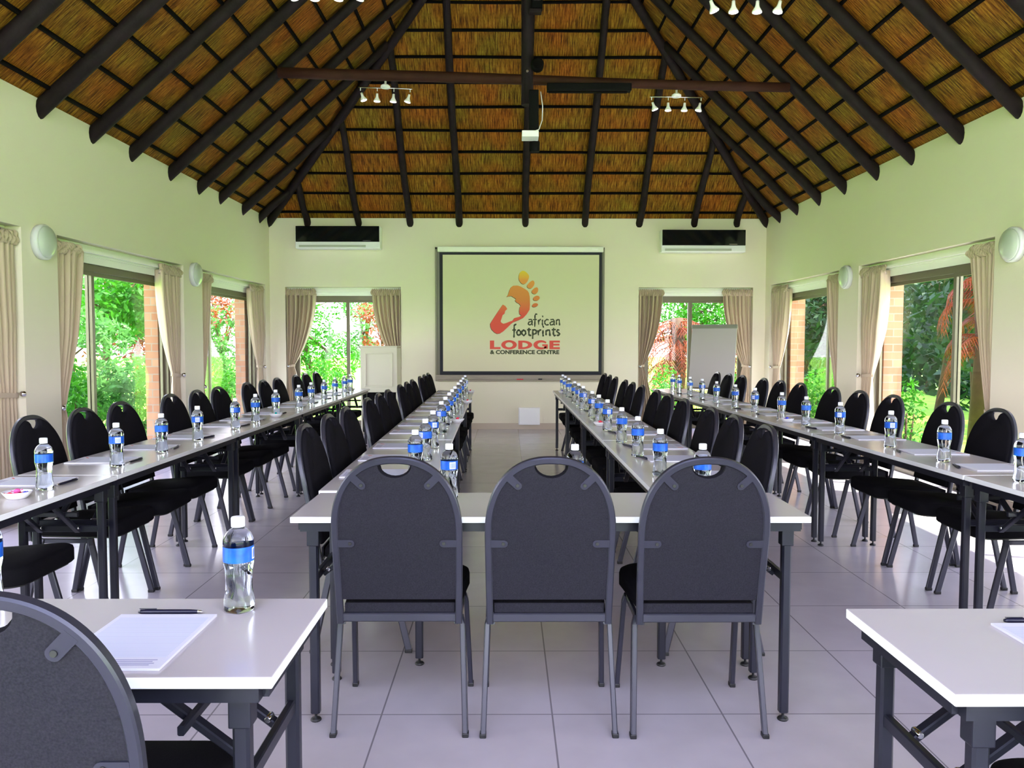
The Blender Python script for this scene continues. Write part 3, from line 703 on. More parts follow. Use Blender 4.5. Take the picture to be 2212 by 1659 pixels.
ring(b, 338, 602, 1302, 1460, 408, 535, 1338, 1424)
decal(b, [(627, y0), (697.5, y0), (697.5, y1), (627, y1)])
ring(b, 530, 865, y0, y1, 603, 792, 1342, 1422, -90, 90)
ring(b, 885, 1130, 1302, 1460, 955, 1105, 1340, 1424, 35, 330); decal(b, [(1035, 1372), (1130, 1372), (1130, 1448), (1068, 1448), (1068, 1402), (1035, 1402)])
decal(b, [(1157, y0), (1335, y0), (1335, 1342), (1225, 1342), (1225, 1362), (1328, 1362), (1328, 1394), (1225, 1394), (1225, 1420), (1335, 1420), (1335, y1), (1157, y1)])
unp(b.build('lettering_lodge', LRED, fix=False))
def text_mesh(name, txt, x0, x1, z0, z1, y, m, off=0.0):
    cu = bpy.data.curves.new(name, 'FONT'); cu.body = txt; cu.offset = off; cu.resolution_u = 3
    o = bpy.data.objects.new(name, cu); COL.objects.link(o); bpy.context.view_layer.update()
    me = bpy.data.meshes.new_from_object(o.evaluated_get(bpy.context.evaluated_depsgraph_get())); bpy.data.objects.remove(o); bpy.data.curves.remove(cu)
    X = [v.co.x for v in me.vertices]; Y = [v.co.y for v in me.vertices]; mx, Mx, my, My = min(X), max(X), min(Y), max(Y)
    for v in me.vertices:
        a, c = v.co.x, v.co.y; v.co = (x0 + (a - mx) / (Mx - mx) * (x1 - x0), y, z0 + (c - my) / (My - my) * (z1 - z0))
    me.materials.clear(); me.materials.append(m); r = bpy.data.objects.new(name, me); COL.objects.link(r); return r
xa, _, za = cw(148, 1541); xb, _, zb_ = cw(1325, 1470)
unp(text_mesh('lettering_conference', '& CONFERENCE CENTRE', xa, xb, za, zb_, LYP - 0.0016, LTXT, 0.045))

t = empty('wall_outlet_box', (0.333, YB, 0.071)); tag(t, 'white rectangular outlet box low on the back wall below the screen', 'outlet box')
MB().rbox(-0.164, 0.164, -0.07, 0, 0, 0.265, 0.008).build('box_body', WPLAS, t)
MB().rbox(-0.15, 0.15, -0.078, -0.068, 0.014, 0.251, 0.004).build('cover_plate', WPLAS, t)

# lectern
t = empty('lectern', (-1.842, 11.62, 0)); tag(t, 'white wooden lectern with raised panel moulding before the left back window', 'lectern')
LW, LH = 0.262, 1.262
b = MB(); b.rbox(-LW, LW, -0.02, 0.0, 0.62, LH, 0.004); b.build('front_panel', LECTM, t)
b = MB()
for (a, c, e, f) in ((-0.20, 0.20, 1.17, 1.19), (-0.20, 0.20, 0.70, 0.72), (-0.20, -0.18, 0.72, 1.17), (0.18, 0.20, 0.72, 1.17)): b.rbox(a, c, -0.034, -0.018, e, f, 0.004)
b.build('moulding', LECTM, t)
for s in (-1, 1): MB().rbox(s * LW - (0.02 if s > 0 else 0), s * LW + (0 if s > 0 else 0.02), 0.0, 0.40, 0.0, LH - 0.01, 0.003).build('side_panel', LECTM, t)
MB().rbox(-LW + 0.02, LW - 0.02, 0.06, 0.08, 0.04, 0.62, 0.003).build('lower_shade_sheet', FABR, t)  # dark sheet standing in for the shade in the open lower part
MB().rbox(-LW - 0.003, LW + 0.003, -0.022, 0.41, LH, LH + 0.022, 0.005).build('desk_top', LECTM, t)
# flipchart
t = empty('flipchart_easel', (2.98, 11.85, 0), 0.0); t.rotation_euler = (0, 0, math.radians(-27)); tag(t, 'white flipchart board on an easel before the right back window', 'flipchart')
lean = Matrix.Translation((0, 0, 0.66)) @ Matrix.Rotation(math.radians(-12), 4, 'X')
MB().rbox(-0.33, 0.33, -0.012, 0.012, 0.0, 0.93, 0.004, mat4=lean).build('board', mat('flip_board', (0.44, 0.42, 0.40), 0.4), t)
MB().rbox(-0.335, 0.335, -0.024, 0.016, 0.90, 0.96, 0.005, mat4=lean).build('paper_clamp', mat('flip_clamp', (0.30, 0.32, 0.26), 0.35, 0.4), t)
MB().rbox(-0.335, 0.335, -0.07, 0.014, -0.02, 0.005, 0.004, mat4=lean).build('pen_tray', CHROME, t)
for s in (-1, 1): MB().tube([(s * 0.28, 0.02, 0.70), (s * 0.36, -0.28, 0.008)], 0.013, 8).build('leg', STEEL, t)
MB().tube([(0, 0.19, 1.45), (0, 0.60, 0.008)], 0.013, 8).build('leg', STEEL, t)

# ------------------------------------------------------------------ tables
def make_table(L_, ins):
    t = empty('folding_table', (0, 0, 0)); D = 0.45
    tt = MB().rbox(-L_ / 2, L_ / 2, -D / 2, D / 2, 0.718, 0.74, 0.0025).build('tabletop', [LAMIN, LIT_EDGE], t)
    for p in tt.data.polygons:
        if abs(p.normal.z) < 0.5: p.material_index = 1
    b = MB(); xi, yi = L_ / 2 - 0.03, D / 2 - 0.03
    for s in (-1, 1):
        b.box(-xi, xi, s * yi - 0.012, s * yi + 0.012, 0.685, 0.717); b.box(s * xi - 0.012, s * xi + 0.012, -yi + 0.012, yi - 0.012, 0.686, 0.716)
    b.build('underframe', STEEL, t)
    for sx_ in (-1, 1):
        for sy_ in (-1, 1):
            x, y = sx_ * (L_ / 2 - ins), sy_ * 0.175
            l = MB().tube([(x, y, 0.69), (x, y, 0.03)], 1, sect=(0.032, 0.032), up=(1, 0, 0)); l.rbox(x - 0.021, x + 0.021, y - 0.021, y + 0.021, 0.63, 0.69, 0.003); l = l.build('leg', STEEL, t)
            MB().lathe([(0.018, 0.0), (0.02, 0.004), (0.016, 0.010), (0.005, 0.014), (0.005, 0.032)], 12, c=(x, y, 0)).build('foot', CHROME if sx_ * sy_ > 5 else BLACKP, l)
        x = sx_ * (L_ / 2 - ins)
        MB().tube([(x, -0.16, 0.51), (x, 0.16, 0.51)], 1, sect=(0.03, 0.018), up=(0, 0, 1)).build('cross_bar', STEEL, t)
        for yy in (-0.075, 0.09):
            bb = MB().tube([(x - sx_ * 0.012, yy, 0.50), (x - sx_ * 0.27, yy, 0.70)], 1, sect=(0.026, 0.016), up=(0, 1, 0)).build('folding_brace', STEEL, t)
            MB().lathe([(0.006, -0.016), (0.008, -0.012), (0.008, 0.012), (0.006, 0.016)], 10, c=(x - sx_ * 0.03, yy, 0.518), axis='y').build('pivot_bolt', CHROME, bb)
        MB().tube([(x - sx_ * 0.13, -0.14, 0.60), (x - sx_ * 0.13, 0.14, 0.60)], 1, sect=(0.02, 0.014), up=(0, 0, 1)).build('brace_tie', STEEL, t)
    return reg(t)
GT = 'white folding tables with dark steel legs'
T18 = make_table(1.8, 0.07); T17 = make_table(1.69, 0.05)
used = {}; TLEG = []
def place_table(src, x, y, rz, label):
    if used.get(src.name): o = copy_tree(src)
    else: o = src; used[src.name] = 1
    o.location = (x, y, 0); o.rotation_euler = (0, 0, rz); tag(o, label, 'table', GT)
    hl = (0.83 if src is T18 else 0.795)
    for a in (-hl, hl):
        for c_ in (-0.175, 0.175): TLEG.append((x + a * math.cos(rz) - c_ * math.sin(rz), y + a * math.sin(rz) + c_ * math.cos(rz)))
    return o
place_table(T18, -0.423 - 0.9, 1.4295 + 0.225, 0, 'bright white table at bottom left with a notepad, pen and bottle on it')
place_table(T18, 0.767 + 0.9, 1.3537 + 0.225, 0, 'bright white table corner at bottom right of the photo')
place_table(T18, -0.749 + 0.9, 2.7669 + 0.225, 0, 'white table behind the three chairs seen from the back')
def LCx(y): return -0.765 - 0.0147 * (y - 3.24) + 0.225
def RCx(y): return 0.585 - 0.004 * (y - 4.5) + 0.225
def LOx(y): return -1.765 - 0.225 - 0.002 * (y - 5)
def ROx(y): return 2.08 - 0.030 * (y - 3.3) + 0.225
rowdef = {
 'LO': (LOx, [3.645 - 0.85 + 1.70 * i for i in range(5)], 'the left wall row', 0.0),
 'LC': (LCx, [3.26 + 0.85 + 1.71 * i for i in range(4)], 'the left centre row', 0.0147),
 'RC': (RCx, [3.25 + 0.85 + 1.70 * i for i in range(4)], 'the right centre row', 0.004),
 'RO': (ROx, [3.645 - 0.85 + 1.70 * i for i in range(5)], 'the right wall row', 0.03)}
for key, (fx, ys, nm, ang) in rowdef.items():
    for i, y in enumerate(ys):
        # keep small gaps between neighbours
        place_table(T17, fx(y), y, PI / 2 + ang, '%s table from the camera end in %s of tables' % (ORD[i], nm))

# ------------------------------------------------------------------ chairs
def make_chair():
    t = empty('banquet_chair')
    def bp(x, h, d=0.0):       # point in the leaning back plane, d toward the front
        return (x, -0.178 - 0.115 * max(0, (h - 0.40) / 0.57) ** 1.15 + d, h)
    def arch(w, top, z0, zs, n=26):
        pts = [(-w * 0.975, z0), (-w * 0.99, z0 + (zs - z0) * 0.5), (-w, zs)]
        for i in range(1, n): a = PI * (1 - i / n); c_ = math.cos(a); pts.append((w * math.copysign(abs(c_) ** 0.86, c_), zs + (top - zs) * math.sin(a) ** 0.86))
        return pts + [(w, zs), (w * 0.99, z0 + (zs - z0) * 0.5), (w * 0.975, z0)]
    fr = [bp(x, h) for x, h in arch(0.2065, 0.960, 0.385, 0.70, 56)]
    b = MB().tube(fr, 1, sect=(0.022, 0.023), up=(0, 1, 0)); b.build('back_frame', CHFR, t)
    MB().tube([bp(-0.19, 0.405), bp(0.19, 0.405)], 1, sect=(0.02, 0.03), up=(0, 1, 0)).build('rear_crossbar', CHFR, t)
    def outline(w, top, z0, zs, dip, hw=0.055):
        P = []
        for x, h in arch(w, top, z0, zs, 40):
            P.append((x, h))
        # replace the crown by a dip
        Q = [p for p in P if not (abs(p[0]) < 0.056 and p[1] > 0.85)]
        k_ = next(i for i, p in enumerate(Q) if p[0] > 0)
        hh = Q[k_][1]; mid = []
        for i in range(0, 13):
            a = PI * i / 12; mid.append((-hw * math.cos(a), hh - 0.004 - dip * math.sin(a)))
        return Q[:k_] + mid + Q[k_:]
    o1 = outline(0.197, 0.950, 0.47, 0.70, 0.041)
    b = MB().prism(o1, lambda x, h: bp(x, h, -0.006), lambda x, h: bp(x, h, 0.006)); b.build('back_panel', FABB, t)
    o2 = outline(0.203, 0.956, 0.468, 0.70, 0.042, 0.051); cxy = (0, 0.70)
    def ins(k_): return [(x * k_, 0.70 + (h - 0.70) * k_) for x, h in o2]
    b = MB().layers([[bp(x, h, 0.0065) for x, h in o2], [bp(x, h, 0.018) for x, h in o2], [bp(x, h, 0.026) for x, h in ins(0.985)], [bp(x, h, 0.031) for x, h in ins(0.94)]], smooth=True); b.build('back_cushion', FABR, t)
    # brackets
    for (x, h, ang) in ((-0.176, 0.672, 0), (0.176, 0.672, PI), (-0.124, 0.889, -0.78), (0.124, 0.889, PI + 0.78)):
        ca, sa = math.cos(ang), math.sin(ang); pl = [(-0.022, -0.013), (0.022, -0.013)]
        pl += [(0.022 + 0.013 * math.sin(PI * i / 8), -0.013 * math.cos(PI * i / 8)) for i in range(1, 8)] + [(0.022, 0.013), (-0.022, 0.013)]
        q = [(x + a * ca - c * sa, h + a * sa + c * ca) for a, c in pl]
        br = MB().prism(q, lambda a, c: bp(a, c, -0.0115), lambda a, c: bp(a, c, -0.0065)).build('bracket', CHFR, t)
        sx_, sh = x + 0.02 * ca, h + 0.02 * sa; p = bp(sx_, sh, 0)
        MB().lathe([(0.0055, -0.0145), (0.006, -0.013), (0.006, -0.009)], 10, c=p, axis='y').build('screw', BLACKP, br)
    # seat
    def so(k_, z):
        n = 8; L_ = []
        for (cx, cy_, r, a0) in ((0.222 - 0.075, 0.255 - 0.075, 0.075, 0), (-0.222 + 0.075, 0.255 - 0.075, 0.075, PI / 2), (-0.195 + 0.03, -0.165 + 0.03, 0.03, PI), (0.195 - 0.03, -0.165 + 0.03, 0.03, 1.5 * PI)):
            for i in range(n + 1):
                a = a0 + PI / 2 * i / n; L_.append(((cx + r * math.cos(a)) , (cy_ + r * math.sin(a)) , z))
        return [(x * k_, 0.045 + (y - 0.045) * k_, z + (0.012 * (y - 0.045) / 0.21 if z > 0.43 else 0)) for x, y, z in L_]
    MB().layers([so(0.97, 0.405), so(1.0, 0.412), so(1.0, 0.445), so(0.985, 0.458), so(0.93, 0.466), so(0.7, 0.472), so(0.3, 0.474)], smooth=True).build('seat', FABR, t)
    MB().layers([so(0.92, 0.396), so(0.92, 0.4045)], smooth=False).build('seat_board', BLACKP, t)
    MB().rbox(-0.188, 0.188, -0.174, -0.1655, 0.408, 0.452, 0.002).build('seat_rear_lit_strip', FABB, t)  # paler strip added to imitate light falling on the seat's rear edge
    for s in (-1, 1):
        MB().tube([(s * 0.193, -0.178, 0.39), (s * 0.200, -0.12, 0.383), (s * 0.200, 0.12, 0.383)], 1, sect=(0.022, 0.016), up=(0, 0, 1)).build('side_rail', CHFR, t)
        for (ya, yb_) in ((0.12, 0.205), (-0.13, -0.205)):
            l = MB().tube([(s * 0.204, ya * 0.93, 0.392), (s * 0.212, ya, 0.365), (s * 0.2245, yb_, 0.012)], 1, sect=(0.028, 0.018), up=(0, 1, 0)).build('leg', CHFR, t)
            MB().rbox(s * 0.2250 - 0.011, s * 0.2250 + 0.011, yb_ - 0.016, yb_ + 0.016, 0.0, 0.016, 0.003).build('foot_cap', BLACKP, l)
    return reg(t)
CH = make_chair()
GC = 'black banquet chairs around the tables'
LEGS = TLEG; NUDGE = []
def clear_y(x, y, rz):
    def hit(yy):
        c, s_ = math.cos(-rz), math.sin(-rz)
        for lx, ly in LEGS:
            dx, dy = lx - x, ly - yy; a = c * dx - s_ * dy; b_ = s_ * dx + c * dy
            if abs(a) < 0.258 and -0.21 < b_ < 0.285: return True
        return False
    for k_ in range(0, 30):
        for sg in (-1, 1):
            if not hit(y + sg * k_ * 0.012): return y + sg * k_ * 0.012
    return y
def place_chair(x, y, rz, label):
    y0_ = y; y = clear_y(x, y, rz)
    if abs(y - y0_) > 0.001: NUDGE.append((label[:40], round(y - y0_, 3)))
    if used.get('c'): o = copy_tree(CH)
    else: o = CH; used['c'] = 1
    o.location = (x, y, 0); o.rotation_euler = (0, 0, rz); tag(o, label, 'chair', GC); return o
place_chair(-0.3675, 2.905, 0, 'left of the three black chairs seen from behind in the centre foreground')
place_chair(0.1425, 2.90, 0, 'middle one of the three black chairs seen from behind in the centre foreground')
place_chair(0.652, 2.893, 0, 'right of the three black chairs seen from behind in the centre foreground')
place_chair(-0.79, 1.48, 0, 'large black chair back cut off at the bottom left corner')
place_chair(1.20, 1.40, 0, 'black chair seat peeping in at the bottom right corner under the white table')
F97 = 0.8815
LOc = [3.27] + [v * F97 for v in (4.679, 5.246, 5.829, 6.675, 7.198, 7.727, 8.436, 9.06, 9.56, 10.18, 10.72, 11.25)]
LCc = [3.26 + 1.71 * k_ + o_ for k_ in range(4) for o_ in (0.41, 0.90, 1.385)]
RCc = [3.25 + 1.70 * k_ + o_ for k_ in range(4) for o_ in (0.385, 0.90, 1.375)]
ROc = [3.36 - 0.02] + [3.645 + 1.70 * k_ + o_ for k_ in range(4) for o_ in (0.385, 0.90, 1.385)]
LOc = [3.27] + [3.645 + 1.70 * k_ + o_ for k_ in range(4) for o_ in (0.43, 0.915, 1.395)]
def jit(): return random.uniform(-0.02, 0.02)
for i, y in enumerate(LOc): place_chair(-2.115 + random.uniform(-0.01, 0.01), y, -PI / 2 + jit(), '%s black chair from the camera end along the left wall row' % ORD[i])
for i, y in enumerate(LCc): place_chair(-0.635 - 0.006 * (y - 3.7), y, -PI / 2 + jit(), '%s black chair from the camera end beside the left centre row' % ORD[i])
for i, y in enumerate(RCc): place_chair(0.885 , y, PI / 2 + jit(), '%s black chair from the camera end beside the right centre row' % ORD[i])
for i, y in enumerate(ROc): place_chair(2.49 - 0.026 * (y - 4.5), y, PI / 2 + jit(), '%s black chair from the camera end along the right wall row' % ORD[i])

# ------------------------------------------------------------------ bottles, pads, pens, dishes
def make_bottle():
    t = empty('water_bottle')
    prof = [(0.020, 0.003), (0.028, 0.0), (0.0325, 0.006), (0.0332, 0.02), (0.0320, 0.035), (0.0290, 0.055), (0.0280, 0.072), (0.0290, 0.088), (0.0315, 0.102), (0.0332, 0.110), (0.0330, 0.113), (0.0330, 0.149), (0.0334, 0.153), (0.0332, 0.160), (0.0310, 0.168), (0.0262, 0.177), (0.019, 0.184), (0.0135, 0.187), (0.0125, 0.190), (0.0125, 0.196)]
    def mod(a, z):
        if z < 0.012: return 1 + 0.05 * math.cos(5 * a)
        if z < 0.100: return 1 + 0.030 * math.sin(6 * a + z * 90) * math.sin(PI * z / 0.10)
        return 1
    # refine the profile
    P = []
    for i in range(len(prof) - 1):
        a, c = prof[i], prof[i + 1]
        for k_ in range(2): P.append((a[0] + (c[0] - a[0]) * k_ / 2, a[1] + (c[1] - a[1]) * k_ / 2))
    P.append(prof[-1])
    MB().lathe(P, 36, mod=mod).build('bottle_body', WATER, t)
    MB().lathe([(0.0336, 0.114), (0.0336, 0.148)], 30, caps=False).build('label', LABEL, t).data.polygons
    b = MB(); n = 5
    vs = []
    for i in range(n + 1):
        a = -PI / 2 - 0.38 + 0.76 * i / n + 0.5
        for z in (0.118, 0.144): vs.append((0.0339 * math.cos(a), 0.0339 * math.sin(a), z))
    b.add(vs, [(2 * i, 2 * i + 2, 2 * i + 3, 2 * i + 1) for i in range(n)], 0, True)
    lab = [o for o in bpy.data.objects if o.parent == t and o.name.startswith('label')][0]
    bc = b.build('barcode_patch', CAPM, lab)
    b = MB()
    for i in range(7):
        a = -PI / 2 - 0.28 + 0.09 * i + 0.5; a2 = a + (0.035 if i % 2 else 0.055)
        b.add([(0.0341 * math.cos(q), 0.0341 * math.sin(q), z) for q, z in ((a, 0.121), (a2, 0.121), (a2, 0.141), (a, 0.141))], [(0, 1, 2, 3)])
    bars = b.build('barcode_bars', LABEL, lab)
    MB().lathe([(0.0145, 0.190), (0.015, 0.191), (0.015, 0.209), (0.0135, 0.212), (0.001, 0.212)], 24).build('cap', CAPM, t)
    return reg(t)
BT = make_bottle()
GB = 'water bottles on the tables'
def place_bottle(x, y, label, rz=None):
    if used.get('b'): o = copy_tree(BT)
    else: o = BT; used['b'] = 1
    o.location = (x, y, 0.7402); o.rotation_euler = (0, 0, random.random() * 6.28 if rz is None else rz); tag(o, label, 'bottle', GB); return o
place_bottle(-0.602, 1.796, 'large-looking water bottle standing on the near left table beside the pen', 1.2)
place_bottle(-1.181, 1.82, 'water bottle cut off by the left edge of the photo, beyond the big chair', 2.2)
place_bottle(-0.224, 3.10, 'water bottle seen just right of the left centre foreground chair', 0.0)
place_bottle(0.258, 3.08, 'water bottle seen through the handle gap of the middle foreground chair', 2.6)
place_bottle(0.752, 3.10, 'water bottle seen through the handle gap of the right foreground chair', 2.9)
LOb = [3.281, 3.894, 4.404, 4.922, 5.609, 6.064, 6.598, 7.337, 7.801, 8.361, 8.892, 9.41, 9.761]
LCb = [3.59, 4.11, 4.61, 5.33, 5.76, 6.24, 6.66, 7.12, 7.78, 8.35, 8.90, 9.5]
RCb = [3.63, 4.245, 4.83, 5.50, 6.0, 6.46, 7.20, 7.64, 8.08, 8.80, 9.30, 9.72]
ROb = [3.47, 4.064, 4.603, 5.261, 5.818, 6.298, 6.922, 7.464, 8.067, 8.602, 9.109, 9.62, 9.935]
for nm, ys, fx, dx in (('left wall row', LOb, LOx, 0.105), ('left centre row', LCb, LCx, 0.135), ('right centre row', RCb, RCx, -0.125), ('right wall row', ROb, ROx, -0.075)):
    for i, y in enumerate(ys): place_bottle(fx(y) + dx, y, '%s water bottle from the camera end on the %s of tables' % (ORD[i], nm))

def make_pad():
    t = empty('notepad')
    MB().rbox(-0.105, 0.105, -0.1485, 0.1485, 0.0, 0.005, 0.0006).build('paper_block', PAPER, t)
    MB().box(-0.095, 0.095, -0.095, 0.125, 0.00505, 0.0052).build('ruled_lines', RULED, t)
    b = MB()
    pl = smoothp([(-0.085, -0.125), (-0.075, -0.128), (-0.06, -0.112), (-0.05, -0.103), (-0.056, -0.100), (-0.07, -0.112)], 1)
    b.prism(pl, lambda x, y: (x, y, 0.0051), lambda x, y: (x, y, 0.0054)); b.build('printed_logo', LRED, t)
    b = MB()
    for r in range(4): b.box(-0.02, 0.085 - 0.006 * (r % 2), -0.110 - 0.008 * r, -0.107 - 0.008 * r, 0.0051, 0.0053)
    b.build('printed_address_lines', mat('address_ink', (0.25, 0.25, 0.40), 0.6), t)
    return reg(t)
PD = make_pad()
def make_pen():
    t = empty('ballpoint_pen')
    MB().lathe([(0.003, -0.068), (0.005, -0.062), (0.0055, -0.05), (0.0055, 0.045), (0.0042, 0.062), (0.0015, 0.07)], 12, axis='x', c=(0, 0, 0.0056)).build('barrel', PENM, t)
    MB().lathe([(0.0042, 0.062), (0.003, 0.07), (0.001, 0.074)], 10, axis='x', c=(0, 0, 0.0056)).build('tip', CHROME, t)
    MB().rbox(-0.066, -0.028, -0.0015, 0.0015, 0.0115, 0.013, 0.0005).build('clip', PENM, t)
    return reg(t)
PN = make_pen()
def place_set(x, y, rz, lab_pad, lab_pen, key='', py=0.158, px=0.0, prz=0.0):
    """x,y = centre of pad; rz = facing of the sitter"""
    for kk, src, lx, ly, rr, lb, ct, gr in (('p', PD, 0, 0, 0, lab_pad, 'notepad', 'notepads on the tables'), ('n', PN, px, py, prz, lab_pen, 'pen', 'black pens by the notepads')):
        o = copy_tree(src) if used.get(kk) else src; used[kk] = 1
        o.location = (x + lx * math.cos(rz) - ly * math.sin(rz), y + lx * math.sin(rz) + ly * math.cos(rz), 0.7402); o.rotation_euler = (0, 0, rz + rr); tag(o, lb, ct, gr)
place_set(-0.742, 1.606, 0, 'ruled notepad with a red logo on the bright near left table', 'black ballpoint pen above the ruled notepad on the near left table', px=-0.005, py=0.162)
place_set(1.135, 1.545, 0, 'ruled notepad partly in view on the bright right corner table', 'black pen at the right edge of the photo on the bright corner table', px=0.0, py=0.162)
for nm, ys, fx, side in (('left wall row', [v + 0.19 for v in LOb[:12]], LOx, -1), ('left centre row', [v + 0.02 for v in LCc], LCx, -1), ('right centre row', [v for v in RCc], RCx, 1), ('right wall row', [v - 0.20 for v in ROb[:12]], ROx, 1)):
    for i, y in enumerate(ys):
        place_set(fx(y) + side * 0.055, y + random.uniform(-.015, .015), (-PI / 2 if side < 0 else PI / 2) + random.uniform(-.04, .04), '%s notepad from the camera end on the %s of tables' % (ORD[i], nm), '%s black pen from the camera end on the %s of tables' % (ORD[i], nm), prz=random.uniform(-0.3, 0.3), px=0.03, py=0.17)

def make_dish():
    t = empty('sweet_dish')
    MB().lathe([(0.030, 0.0), (0.034, 0.002), (0.046, 0.016), (0.052, 0.026), (0.050, 0.027), (0.042, 0.014), (0.028, 0.007), (0.001, 0.006)], 28).build('dish_body', WPLAS, t)
    MB().lathe([(0.050, 0.0262), (0.052, 0.0276), (0.0525, 0.0262)], 28, caps=False).build('dish_rim', LAMPR, t)
    return reg(t)
DS = make_dish()
def sweet_mb():
    b = MB(); b.lathe([(0.001, -0.012), (0.006, -0.010), (0.009, -0.003), (0.009, 0.003), (0.006, 0.010), (0.001, 0.012)], 10, axis='x')
    for s in (-1, 1): b.add([(s * 0.010, 0, 0), (s * 0.020, -0.006, 0.002), (s * 0.019, 0.0, 0.005), (s * 0.020, 0.006, -0.001)], [(0, 1, 2), (0, 2, 3)])
    return b
SWM = {}
LECT = None
for nm_, m_ in (('red', RED_S), ('teal', TEAL_S), ('blue', BLUE_S), ('pink', PINK_S)):
    o = sweet_mb().build('wrapped_sweet', m_); SWM[nm_] = [o, False]
SPOT = [(-0.022, -0.010, 0.016), (0.012, -0.020, 0.016), (0.024, 0.010, 0.017), (-0.008, 0.020, 0.016), (0.0, 0.0, 0.029)]
def dish(x, y, where, cols):
    o = copy_tree(DS) if used.get('d') else DS; used['d'] = 1; o.location = (x, y, 0.7402); tag(o, 'white sweet dish ' + where, 'dish', 'white sweet dishes on the tables')
    for i, (a, c, z) in enumerate(SPOT):
        cn = cols[i % len(cols)]; rec = SWM[cn]
        s = rec[0] if not rec[1] else rec[0].copy()
        if rec[1]: COL.objects.link(s)
        rec[1] = True; s.location = (x + a, y + c, 0.7402 + z); s.rotation_euler = (random.uniform(-.3, .3), random.uniform(-.3, .3), random.random() * 3)
        tag(s, '%s wrapped sweet in the dish %s' % (cn, where), 'sweet', 'wrapped sweets in the dishes')
dish(-1.885, 3.10, 'on the left wall row beside its first bottle', ['red', 'pink', 'blue', 'red', 'pink'])
dish(-1.86, 6.50, 'midway along the left wall row', ['teal'])
dish(-1.93, 9.98, 'at the far end of the left wall row', ['red'])
dish(-0.375, 6.06, 'with teal sweets on the left centre row', ['teal', 'red', 'teal'])
dish(-0.395, 7.98, 'with red sweets on the left centre row', ['red'])
dish(-0.44, 9.6, 'at the far end of the left centre row', ['red'])
dish(0.67, 5.98 - 0.16, 'with red sweets midway along the right centre row', ['red', 'pink'])
dish(0.65, 9.52, 'at the far end of the right centre row', ['blue'])
dish(2.115, 6.10, 'midway along the right wall row', ['blue', 'pink'])

# ------------------------------------------------------------------ outside
g = MB().box(-60, 60, -40, 80, -0.30, -0.14).build('lawn', GRASS); tag(g, kind='structure')
b = MB(); b.box(XL - 1.6, XL - 0.3, YF - 2, YB + 1.6, -0.14, -0.04); b.box(XR + 0.3, XR + 0.9, 8.6, YB + 1.6, -0.14, -0.04); b.box(XR + 0.3, XR + 3.2, YF - 2, 8.6, -0.14, -0.04); b.box(XL - 0.3, XR + 0.3, YB + 0.3, YB + 1.6, -0.14, -0.04); b.box(XL - 0.3, XR + 0.3, YF - 3, YF - 0.3, -0.14, -0.04)  # wide right strip of paving added to bounce sunlight onto the floor
tag(b.build('paved_bounce_apron', PAVE), kind='structure')
def pier(x0, x1, y0, y1, label):
    cx, cy_ = (x0 + x1) / 2, (y0 + y1) / 2
    o = MB().box(x0 - cx, x1 - cx, y0 - cy_, y1 - cy_, 0, 2.62).build('brick_pier', BRICK, loc=(cx, cy_, -0.04)); tag(o, label, 'brick pier', 'brick piers outside the windows')
pier(XL - 0.39, XL - 0.245, 9.02, 9.82, 'brick pier outside the far side of the large left window')
pier(XL - 0.39, XL - 0.245, 12.0, 12.7, 'brick pier outside the far side of the small left window')
pier(XL - 0.39, XL - 0.245, 5.9, 6.55, 'brick pier outside before the large left window')
pier(XR + 0.245, XR + 0.45, 9.02, 9.82, 'brick pier outside the far side of the large right window')
pier(XR + 0.245, XR + 0.45, 12.0, 12.7, 'brick pier outside the far side of the small right window')
pier(XR + 0.245, XR + 0.45, 5.9, 6.7, 'brick pier outside before the large right window')

def leaves(b, c, R, n, ls, rnd, m=0, shell=0.55):
    for _ in range(n):
        while True:
            p = Vector((rnd.uniform(-1, 1), rnd.uniform(-1, 1), rnd.uniform(-1, 1)))
            if shell < p.length < 1: break
        q = Vector((c[0] + p.x * R[0], c[1] + p.y * R[1], c[2] + p.z * R[2]))
        d = Vector((rnd.uniform(-1, 1), rnd.uniform(-1, 1), rnd.uniform(-1, .6))).normalized(); e = d.cross(Vector((rnd.uniform(-1, 1), rnd.uniform(-1, 1), rnd.uniform(-1, 1)))).normalized()
        l = ls * rnd.uniform(0.6, 1.3); w = l * 0.36
        b.add([q - d * l / 2, q + e * w / 2, q + d * l / 2, q - e * w / 2], [(0, 1, 2, 3)], m)
def tree(x, y, h, r, leafm, label, nl=2600, ls=0.16, seed=0, trunk=0.09, lean=0.3, name='garden_tree', cat='tree', low=0.45, clumps=9, grp='garden trees seen through the windows'):
    rnd = random.Random(seed * 17 + 3); t = empty(name, (x, y, -0.14)); tag(t, label, cat, grp)
    b = MB(); tip = Vector((lean * rnd.uniform(-1, 1), lean * rnd.uniform(-1, 1), h * 0.7))
    b.tube([(0, 0, 0), tip * 0.4 + Vector((0.05, 0, 0)), tip], [trunk, trunk * 0.8, trunk * 0.4], 8)
    cl = []
    for i in range(clumps):
        a = rnd.random() * 6.28; rr = r * rnd.uniform(0.2, 0.75); c = Vector((tip.x + rr * math.cos(a), tip.y + rr * math.sin(a), h * rnd.uniform(low, 0.92))); cl.append(c)
        s = tip * rnd.uniform(0.4, 0.95); b.tube([s, (s + c) / 2 + Vector((0, 0, 0.08)), c], [trunk * 0.4, trunk * 0.25, trunk * 0.1], 6)
    b.build('trunk', BARK, t)
    b = MB()
    for c in cl: leaves(b, c, (r * 0.5, r * 0.5, r * 0.42), nl // clumps, ls, rnd)
    b.build('crown', leafm, t, fix=False)
